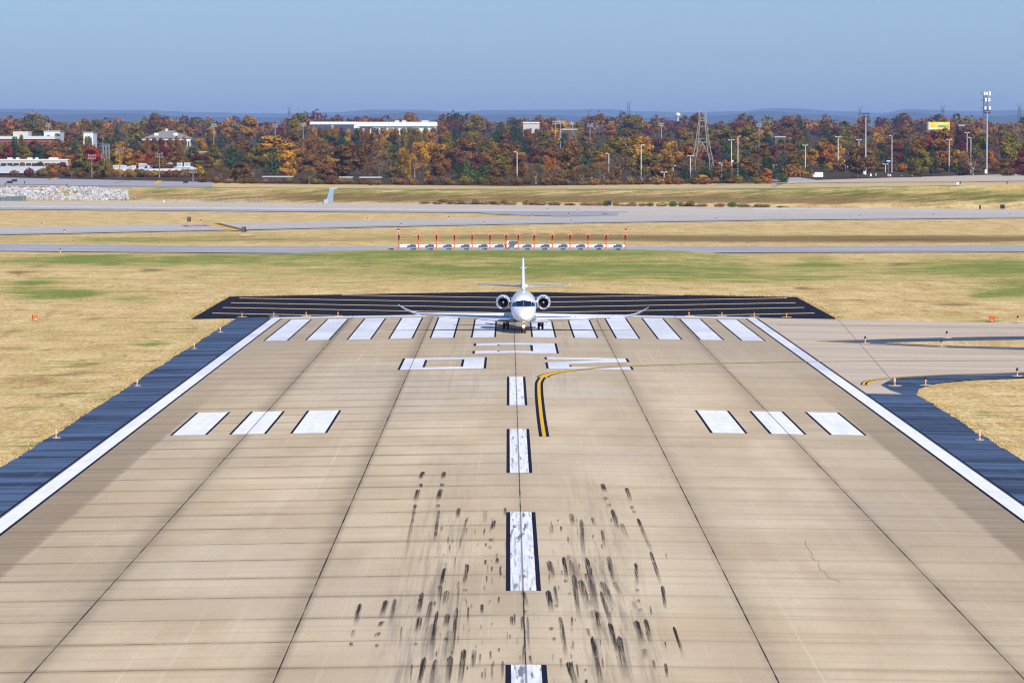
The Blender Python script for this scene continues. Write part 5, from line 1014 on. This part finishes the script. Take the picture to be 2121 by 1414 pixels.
def conif(seed,h=12.,rad=3.6,pine=False):
    rr=random.Random(seed); mb=MB(); tr=MB(); tr.tube((0,0,-.6),(0,0,h*.97),.24,.04,n=6); n=15
    for i in range(n):
        f=i/(n-1); z=lerp(1.0 if not pine else 2.,h-.3,f); r=rad*(1-f)**(.75 if not pine else .45)*rr.uniform(.8,1.15)+.25; br=max(4,int(11*(1-f*.6)))
        for j in range(br):
            a=6.283*(j+rr.random()*.8)/br; L=r*rr.uniform(.75,1.1); tip=Vector((L*math.cos(a),L*math.sin(a),z-.28*L+rr.uniform(-.2,.3)))
            if i%2==0: tr.tube((0,0,z),tip,.04,.012,n=3)
            for k in range(max(3,int(L*4.2))):
                t=(k+rr.random())/max(3,int(L*4.2)); q=Vector((0,0,z)).lerp(tip,.15+.87*t)+Vector((rr.gauss(0,.22),rr.gauss(0,.22),rr.gauss(0,.14))); leafq(mb,q,(Vector((math.cos(a)*.6,math.sin(a)*.6,.8))+rv(rr)*.6).normalized(),.30*rr.uniform(.6,1.3),rr,.55)
    return mb,tr
def bare(seed,h=11.,rad=4.):
    rr=random.Random(seed); mb=MB(); tr=MB()
    def br(p,d,L,r,lev):
        q=p+d*L; (tr if lev<3 else mb).tube(p,q,r,r*.6,n=5 if lev<2 else 3,cap=False)
        if lev>=4: return
        for k in range(4 if lev<3 else 3): e=(d+rv(rr)*.72+Vector((0,0,.18))).normalized(); br(p.lerp(q,rr.uniform(.45,1.)),e,L*rr.uniform(.55,.75),r*.55,lev+1)
    br(Vector((0,0,-.5)),Vector((0,0,1)),h*.40,.20,0)
    for k in range(520): d=rv(rr); q=Vector((d.x*rad*.85,d.y*rad*.85,h*.60+d.z*h*.36)); n=rv(rr); leafq(mb,q,n,.17*rr.uniform(.6,1.4),rr)
    for k in range(700): d=rv(rr); q=Vector((d.x*rad*rr.random()**.3,d.y*rad*rr.random()**.3,h*.58+d.z*h*.38)); e=(Vector((d.x,d.y,abs(d.z)+.6))+rv(rr)*.5).normalized()*rr.uniform(.6,1.2); s=e.orthogonal().normalized()*.055; mb.add([q-s,q+s,q+e],((0,1,2),))
    return mb,tr
def shrub(seed,h=3.,rad=2.2):
    rr=random.Random(seed); mb=MB(); tr=MB()
    for i in range(6): a=rr.uniform(0,6.28); tr.tube((0,0,-.3),(rad*.6*math.cos(a),rad*.6*math.sin(a),h*rr.uniform(.5,.9)),.05,.015,n=4)
    for k in range(420): d=rv(rr); q=Vector((d.x*rad*rr.random()**.3,d.y*rad*rr.random()**.3,h*.5+d.z*h*.5*rr.random()**.25)); leafq(mb,q,(d+rv(rr)*.7).normalized(),.22*rr.uniform(.6,1.3),rr)
    return mb,tr
PROTO={}
def proto(key,fn,nm,bark=barkm):
    mb,tr=fn; c=mb.build('crown',leafm); k=tr.build('trunk',bark); 
    hh=max(v[2] for v in mb.v); rx=max(abs(v[0]) for v in mb.v)
    PROTO[key]=(c.data,k.data,nm,hh,rx); bpy.data.objects.remove(c); bpy.data.objects.remove(k)
for i in range(4): proto('d%d'%i,decid(11+i,14+i),'broadleaf_tree')
for i in range(2): proto('n%d'%i,decid(31+i,11,narrow=.62,h=13.),'broadleaf_tree')
for i in range(2): proto('c%d'%i,conif(41+i),'conifer_tree')
proto('p0',conif(51,rad=4.2,pine=True),'conifer_tree')
for i in range(3): proto('b%d'%i,bare(61+i),'bare_tree',barkp)
for i in range(3): proto('s%d'%i,shrub(71+i),'shrub')
PAL={'rust brown':(110,80,50),'dull brown':(106,76,46),'gold':(152,114,46),'olive':(102,90,40),'orange':(146,90,44),'dark red':(92,42,46),'bright red':(142,54,42),'grey brown':(112,90,72),'dark green':(42,66,50),'mid green':(70,90,48),'yellow':(196,154,42),'plum':(88,56,58),'purple grey':(104,86,86)}
TR=[]
RT=random.Random(21)
def tree(key,px,Y,hpx,wpx,colr,dark=1.):
    X=at(px,300,Y)[0]; z=H(X,Y); k=Y/FPX; c,t_,nm,hh,rx=PROTO[key]; sz=hpx*k/hh; sx=wpx*k/2/rx
    r=thing(nm,(X,Y,z-.1),None,'shrub' if key[0]=='s' else 'tree',rz=RT.uniform(0,6.28)); r.scale=(sx,sx,sz)
    a=link('crown',c,r); b=link('trunk',t_,r); L=lin(*PAL[colr]); j=RT.uniform(.8,1.25)*dark*1.2; a.color=(L[0]*j*RT.uniform(.9,1.08),L[1]*j,L[2]*j*.72,1.)
    yb=at(px,300,Y); ybase=295.8+FPX*(CAMP[2]-z)/Y; TR.append((r,px,Y,hpx,wpx,colr,nm,ybase-hpx,ybase))
def clear(px,Y,hpx,wpx):
    X=at(px,300,Y)[0]; z=H(X,Y); yb=295.8+FPX*(CAMP[2]-z)/Y; a,b,c,d=px-wpx*.42,yb-hpx*.97,px+wpx*.42,yb
    return not any(Y<o[4] and a<o[2] and c>o[0] and b<o[3] and d>o[1] for o in OCC)
# trees one can pick out in the photograph: key, column, foot row, height, width, colour
SPEC=[('p0',566,352,66,62,'dark green',1700),('d0',610,335,52,48,'gold',1760),('c1',676,360,46,34,'dark green',1640),('d1',716,347,66,78,'rust brown',1680),('d2',762,342,66,62,'dull brown',1700),('d3',718,300,24,34,'orange',2000),('d0',868,345,72,60,'gold',1720),('d2',835,350,62,40,'gold',1660),('n0',915,335,60,46,'gold',1780),('p0',1000,372,42,62,'mid green',1580),('p0',968,366,46,48,'mid green',1610),('c0',150,292,48,44,'dark green',2080),('n1',72,303,54,44,'dull brown',1960),('c1',218,292,42,34,'dark green',2120),('c0',250,290,42,40,'dark green',2140),('c1',290,284,34,36,'dark green',2200),('c0',196,300,40,30,'dark green',2050),('d1',352,322,48,48,'dark red',1830),('d0',306,318,36,42,'bright red',1840),('n0',245,336,46,28,'gold',1750),('n1',268,332,42,26,'gold',1770),('d3',280,318,44,36,'dark red',1850),('c0',402,285,38,44,'dark green',2150),('c1',438,286,32,40,'dark green',2180),('p0',480,287,34,50,'dark green',2150),('c0',520,286,30,40,'dark green',2200),('d2',415,330,36,50,'dark red',1800),('d1',440,330,50,46,'olive',1820),('d2',1292,318,72,74,'olive',1850),('d3',1262,312,66,52,'olive',1880),('d1',1330,315,70,60,'gold',1860),('d0',1390,325,66,60,'gold',1830),('d2',1420,318,52,50,'orange',1870),('n0',1452,383.5,20,36,'yellow',1510),('p0',1420,375,40,60,'dark green',1560),('p0',1462,372,46,60,'dark green',1570),('c0',1500,378,40,50,'dark green',1560),('p0',1535,372,36,54,'dark green',1600),('c0',1550,345,56,52,'dark green',1760),('c1',1585,345,50,48,'dark green',1790),('c0',1620,342,48,44,'dark green',1800),('d3',1588,272,36,34,'dark green',2500),('d2',1525,256,34,46,'dark red',3000),('d1',1735,272,42,38,'dark red',2600),('d0',1990,274,50,48,'plum',2500),('d1',1945,352,86,90,'rust brown',1880),('d3',2052,350,48,30,'orange',1840),('d1',2095,352,80,54,'olive',1870),('d2',2030,340,78,60,'olive',1900),('d0',1905,338,70,54,'dull brown',1900),('p0',1880,322,52,60,'dark green',1960),('p0',1830,312,46,50,'dark green',2000),('d2',1710,320,58,50,'orange',1900),('d0',1668,300,44,60,'mid green',2100),('d1',1625,284,40,50,'rust brown',2400),('d0',1655,300,66,44,'rust brown',2200),('d0',1600,310,40,48,'dark red',2000),('d2',120,330,40,36,'orange',1800),('d3',50,315,46,40,'olive',1900),('n0',58,325,46,30,'olive',1840),('d1',20,318,30,40,'dark red',1880),('d2',150,330,36,34,'orange',1790),('d0',8,250,40,44,'plum',2900),('d1',40,255,26,30,'plum',3000),('d2',105,262,36,50,'gold',2800),('d1',135,262,34,36,'rust brown',2750),('d0',175,290,30,40,'gold',2250),('b0',785,368,66,70,'purple grey',1580),('b1',800,330,46,52,'purple grey',1740),('b2',640,384,36,40,'grey brown',1510),('b0',1250,382,50,60,'grey brown',1520),('b1',1205,384,44,54,'grey brown',1515),('b2',1110,382,46,56,'grey brown',1520),('b0',1285,355,56,56,'purple grey',1660),('b1',1270,330,52,46,'purple grey',1730),('b2',2100,322,56,80,'plum',2000),('b0',2070,318,60,70,'plum',2050),('b1',1560,330,40,50,'grey brown',1840),('d1',1075,320,44,48,'gold',1760),('d3',1140,325,48,50,'orange',1750),('d0',1175,322,46,46,'orange',1770),('d2',1110,300,34,44,'dark red',1950),('d1',1130,298,34,50,'dark red',1960),('d3',1185,270,38,40,'olive',2700),('d0',1165,257,32,34,'plum',3000),('d2',1680,385,28,10,'olive',1640),('s0',1640,378,38,44,'dull brown',1640),('s1',1660,376,30,34,'rust brown',1660),('n1',1590,383,32,30,'orange',1545),('s0',1622,380,22,28,'mid green',1600),('c1',1708,364,26,28,'mid green',1830),('d0',1738,366,28,40,'rust brown',1830),('s1',1870,365,20,28,'orange',1835),('d2',1990,350,44,44,'gold',1845),('d1',1915,363,26,38,'dull brown',1840),('d0',2020,362,24,40,'rust brown',1840),('d3',2068,362,30,38,'rust brown',1840),('s2',2090,363,14,22,'mid green',1835),('n1',848,384,62,12,'gold',1505),('c0',985,382,32,30,'mid green',1520),('d0',962,352,10,14,'bright red',1560)]
for key,px,py,hp,wp,cl,Y in SPEC: tree(key,px,Y,hp,wp,cl)
def pick(px,Y):
    far=Y>2250
    if Y<1600: W_=(('grey brown',4),('dull brown',4),('rust brown',2.5),('purple grey',1.5),('gold',1.2),('olive',1),('dark green',.6))
    elif px<600 and 1950<Y<2400: W_=(('dark green',6),('olive',2),('dull brown',2),('gold',1),('dark red',.6))
    elif px<480: W_=(('rust brown',3),('gold',2),('dark red',1.3),('bright red',.5),('olive',3),('dull brown',3),('dark green',4.5 if Y<2300 else 1.),('plum',2 if far else .5),('orange',1),('grey brown',1.5))
    elif px<1250: W_=(('rust brown',1.6),('gold',3),('olive',5.5),('dull brown',5),('orange',.8),('dark red',.5),('grey brown',2.5),('mid green',1.),('plum',1 if far else .2),('dark green',2.6))
    elif px<1600: W_=(('gold',2.5),('olive',4),('rust brown',3),('dull brown',3),('grey brown',2),('orange',1),('plum',1),('dark red',.7),('dark green',1))
    else: W_=(('rust brown',1.6),('dull brown',3.5),('olive',3),('gold',1.5),('plum',2 if far else .6),('dark red',.9),('dark green',2.4),('orange',.9),('purple grey',1.3),('bright red',.25))
    t=RT.random()*sum(w for _,w in W_)
    for c,w in W_:
        t-=w
        if t<=0: return c
    return W_[0][0]
def keyfor(c):
    if c=='dark green': return RT.choice(('c0','c1','p0','p0'))
    if c in('grey brown','purple grey'): return RT.choice(('b0','b1','b2'))
    return RT.choice(('d0','d1','d2','d3','d0','d1','d2','d3','n0','n1'))
rowsY=((1545,50,40,46,.0),(1620,50,50,54,.5),(1740,50,50,58,.2),(1900,50,50,58,.7),(2080,50,46,52,.1),(2300,46,46,48,.6),(2560,44,42,42,.3),(2850,42,40,36,.8))
for Y0,n,hp0,wp0,ph in rowsY:
    for i in range(n):
        px=-30+2180*(i+ph*.9+RT.uniform(-.3,.3))/n; Y=Y0+RT.uniform(-40,60)
        if Y0<1600 and px>1560: Y=1840+RT.uniform(0,25)
        if Y0==1620 and px>1600: Y=1880+RT.uniform(-10,40)
        if Y0<1600 and px<430: Y=1660+RT.uniform(-20,20)
        c=pick(px,Y); key=keyfor(c); f_=RT.choice((.72,.85,1.,1.,1.1,1.35)); hp=hp0*f_*RT.uniform(.9,1.12); wp=wp0*f_*RT.uniform(.85,1.25)
        if Y0<1600: hp*=.85
        if key[0] in'cp': wp*=.8
        if key[0]=='n': wp*=.65
        for tr_ in range(3):
            if clear(px,Y,hp,wp): break
            hp*=.6; wp*=.75
        else: continue
        if hp<9: continue
        if any(abs(px-q[1])<.26*(wp+q[4])*.55 and abs(Y-q[2])<70 for q in TR): continue
        tree(key,px,Y,hp,wp,c)
for x0,y0,x1,y1,Yb in OCC+[(-8,0,116,300,2050),(296,0,372,304,1900),(368,0,400,314,1900),(642,0,738,275,2450),(738,0,905,267,2450),(-8,0,142,346,1780)]:
    n=max(1,int((x1-x0)/15+.5))
    for i in range(n):
        px=x0+(i+.5)*(x1-x0)/n+RT.uniform(-3,3); Y=Yb-RT.uniform(60,120) if Yb>1900 else Yb-RT.uniform(20,50); X=at(px,300,Y)[0]; yb=295.8+FPX*(CAMP[2]-H(X,Y))/Y; hp=yb-y1+RT.uniform(1.,5.5)
        if hp<7: continue
        wp=min(max(24,(x1-x0)/n*1.5),hp*1.5+14)
        if any(Y<o[4]-130 and px-wp*.4<o[2] and px+wp*.4>o[0] and yb-hp<o[3] and yb>o[1] for o in OCC): continue
        c=pick(px,Y); key=RT.choice(('d0','d1','d2','d3')) if hp>22 else RT.choice(('s0','s1','s2')); tree(key,px,Y,hp,wp,c)
for px,hp,wp,c in ((22,15,20,'dark red'),(44,24,22,'gold'),(84,26,26,'rust brown'),(108,22,22,'orange'),(130,24,22,'dark red'),(66,14,18,'plum'),(5,18,22,'dark red')): tree(RT.choice(('d0','d1','d2','d3')),px,1735+RT.uniform(-10,10),hp,wp,c)
# shrubs at the foot of the wood and along the bank
NB=len(TR)
i=0
for px in range(420,1590,26):
    x=px+RT.uniform(-8,8); Y=1490+RT.uniform(0,25) if px<1480 else 1530+RT.uniform(0,30); hp=RT.uniform(10,22); wp=RT.uniform(22,38)
    if clear(x,Y,hp,wp): tree(RT.choice(('s0','s1','s2')),x,Y,hp,wp,RT.choice(('dull brown','grey brown','rust brown','olive','dull brown')))
for i in range(26):
    x=1690+i*17+RT.uniform(-6,6); hp=RT.uniform(9,20); wp=RT.uniform(22,36)
    if abs(x-1692)>16 and not any(abs(x-q)<9 for q in (1770,1793,1840,1890,2044)): tree(RT.choice(('s0','s1','s2')),x,1838+RT.uniform(0,14),hp,wp,RT.choice(('dull brown','grey brown','olive','gold','rust brown','mid green')))
for x,w_,h,c in ((30,24,14,'grey brown'),(88,30,18,'grey brown'),(110,26,18,'orange'),(140,34,20,'dull brown'),(168,30,16,'dull brown'),(196,24,18,'gold'),(222,28,15,'grey brown'),(248,24,18,'gold'),(272,26,17,'gold'),(322,30,14,'gold'),(365,26,16,'dull brown'),(390,28,18,'rust brown'),(415,26,24,'gold'),(60,26,20,'dark red')):
    Y=1650+RT.uniform(-15,15); tree(RT.choice(('s0','s1','s2')),x,Y,h,w_,c)
for x,h,w_,c,y in ((935,8,26,'grey brown',423),(952,12,16,'olive',422.5),(968,9,22,'grey brown',423.5),(985,11,18,'grey brown',423.5),(1003,9,22,'grey brown',424),(1024,8,20,'dull brown',424),(1045,13,18,'dull brown',424.5),(1062,9,20,'grey brown',424.8),(1090,11,20,'grey brown',425),(1118,8,26,'dull brown',425),(1150,7,26,'grey brown',425.5),(1210,8,20,'olive',426),(1240,8,24,'grey brown',426),(1256,12,16,'mid green',426.5),(1275,11,14,'dull brown',426.8),(1310,7,26,'grey brown',427),(1347,9,17,'mid green',427.4),(1366,8,18,'grey brown',427.6),(1394,12,22,'mid green',428),(1411,11,14,'olive',428.2),(1430,14,22,'dull brown',428.3),(1455,8,24,'grey brown',428.6),(1490,9,26,'dull brown',429),(1517,12,24,'mid green',429.2),(1545,7,26,'grey brown',429.6),(1585,8,26,'dull brown',430),(1616,5,10,'mid green',430.4),(880,6,26,'dull brown',422.5),(905,7,24,'grey brown',423),(1180,6,28,'dull brown',425.8)):
    p=gp(x,y); tree(RT.choice(('s0','s1','s2')),x,p[1]+1.5,h,w_,c,1.5 if c!='mid green' else 1.)
for i in range(34):
    x=RT.uniform(860,1640); p=gp(x,422.6+(x-900)*.0105); tree(RT.choice(('s0','s1','s2')),x,p[1]+RT.uniform(0,4),RT.uniform(3.5,9),RT.uniform(14,34),RT.choice(('grey brown','dull brown','grey brown','purple grey')),1.6)
# the woods behind, too far to count
def far_wood():
    rr=random.Random(9); v=[];f=[];cl=[]
    for i in range(700):
        Y=rr.uniform(2950,4000); px=rr.uniform(-260,2380)
        if i>=560: Y=rr.uniform(1660,2950); px=rr.uniform(-260,-50) if i%2 else rr.uniform(2175,2380); Y+=150*(px>2000)
        X=at(px,300,Y)[0]; z=H(X,Y); h=rr.uniform(7,17)*(.8+.3*math.sin(px*.011+1)*math.sin(px*.031)); r=rr.uniform(4,7.5); con=rr.random()<.08
        c=PAL[rr.choice(('rust brown','dull brown','olive','plum','dark red','gold','purple grey','grey brown','plum','orange','rust brown','dull brown'))] if not con else PAL['dark green']; c=lin(*c); j=rr.uniform(.8,1.25)
        mb=MB()
        for k in range(130): d=rv(rr); q=Vector((X+d.x*r*rr.random()**.3,Y+d.y*r,z+h*.56+d.z*h*.46*rr.random()**.3)); leafq(mb,q,(d+rv(rr)*.7).normalized(),rr.uniform(.6,1.1),rr)
        o=len(v); v+=mb.v; f+=[tuple(a+o for a in q) for q in mb.f]; cl+=[(c[0]*j,c[1]*j,c[2]*j,1.)]*len(mb.v)
    me=bpy.data.meshes.new('distant_wood'); me.from_pydata(v,[],f); me.materials.append(leafa); at_=me.color_attributes.new('leafcol','FLOAT_COLOR','POINT'); at_.data.foreach_set('color',[x for c in cl for x in c])
    o=link('distant_wood',me); o['kind']='stuff'; tag(o,'mass of autumn woodland along the skyline','woodland')
far_wood()
# labels that tell the trees apart
LM=[(62,'the long white building at far left'),(215,'the grey twin legged pylon'),(345,'the hip roofed brick building'),(566,'the gap left of the warehouse'),(690,'the dark blue warehouse front'),(820,'the long white warehouse roof'),(1000,'the green pines at centre'),(1150,'the three crossarm poles'),(1302,'the tall skyline pylon'),(1455,'the pale lattice pylon'),(1560,'the two tall lamp posts by the pylon'),(1692,'the white van'),(1793,'the grey floodlight mast'),(1945,'the yellow billboard'),(2042,'the phone mast')]
def size_word(h): return 'very small' if h<14 else 'small' if h<26 else 'medium' if h<44 else 'tall' if h<62 else 'very tall'
groups={}
for q in TR:
    r,px,Y,hp,wp,cl,nm,yt,yb=q
    noun={'broadleaf_tree':'broadleaf tree','conifer_tree':'evergreen','bare_tree':'nearly bare tree','shrub':'shrub'}[nm]
    lx,ln=min(LM,key=lambda l:abs(l[0]-px)); side='in line with' if abs(lx-px)<14 else 'left of' if px<lx else 'right of'
    if yb>400: row='at the foot of the bank'
    elif Y<1700 or (px>1560 and Y<1870): row='in front of the wood'
    elif Y<2200: row='halfway up the wood'
    else: row='near the skyline'
    groups.setdefault((size_word(hp),cl,noun,row,side,ln),[]).append(q)
for (sz,cl,noun,row,side,ln),L in groups.items():
    L.sort(key=lambda q:q[1])
    for i,q in enumerate(L):
        l='%s %s %s %s, %s %s'%(sz,cl,noun,row,side,ln)
        if len(L)>1: l=('%s from left, '%ORD[i] if i else 'leftmost ')+l
        q[0]['label']=' '.join(l.split()[:16]); q[0]['group']='shrubs of the airfield edge' if noun=='shrub' else 'autumn trees beyond the airfield'
# ---------------- hills and air ----------------
def hills(Y,prof,seed,amp):
    rr=random.Random(seed); v=[];f=[]; pts=[]; n=420
    for i in range(n+1):
        px=lerp(-900,3000,i/n); k=0
        while k<len(prof)-2 and px>prof[k+1][0]: k+=1
        t=max(0,min(1,(px-prof[k][0])/(prof[k+1][0]-prof[k][0]))); t=t*t*(3-2*t); py=lerp(prof[k][1],prof[k+1][1],t)-abs(rr.gauss(0,amp)); pts.append((px,py))
    rows=((-2200,-.0),(-1500,.35),(-800,.7),(-250,.93),(0,1.),(500,.85),(1500,.3),(2300,-.02))
    for dy,fr in rows:
        for px,py in pts:
            X,_,z=at(px,py,Y); v.append((X+dy*(px-1060)/FPX,Y+dy,lerp(-3,z,fr)))
    m=len(pts)
    for j in range(len(rows)-1):
        for i in range(m-1): f.append((j*m+i,j*m+i+1,(j+1)*m+i+1,(j+1)*m+i))
    s=Sh('hill_woods',.95,spec=.02); a=s.noise(s.sc(s.pos(),(.012,.012,.012)),1.,4.,.6); s.col(s.mix(a,(.03,.05,.055),(.07,.085,.09)))
    me=bpy.data.meshes.new('hills'); me.from_pydata(v,[],f); me.materials.append(s.m); me.polygons.foreach_set('use_smooth',[True]*len(f)); o=link('hills',me); o['kind']='structure'
hills(31000.,((-900,232),(40,226),(180,228),(300,229),(420,233),(560,236),(700,232.5),(760,228),(870,228),(940,232),(1010,229),(1150,228),(1260,227),(1330,231),(1420,233),(1530,231),(1600,224.5),(1640,225),(1740,231),(1830,234),(1880,226.5),(1925,228),(1990,230.5),(2121,229),(3000,232)),2,.35)
hills(19000.,((-900,243),(30,233),(110,238),(260,235),(400,243),(600,244),(740,239),(850,234),(960,240),(1080,237),(1200,241),(1350,244),(1480,240),(1590,231),(1680,237),(1790,244),(1890,233),(1960,239),(2060,241),(2121,238),(3000,243)),3,.5)
hz=Sh('air','x' and .5); hz.t.nodes.remove(hz.b); pv=hz.n('VolumePrincipled'); pv.inputs['Density'].default_value=4.5e-5; pv.inputs['Color'].default_value=(.41,.60,1.,1); pv.inputs['Anisotropy'].default_value=0.
mo=hz.t.nodes['Material Output']; hz.t.links.new(pv.outputs[0],mo.inputs['Volume'])
o=MB().box((0,17000.,129.),(6500.,17500.,133.)).build('haze',hz.m); o['kind']='stuff'; tag(o,'thin blue autumn haze over the whole scene','haze')
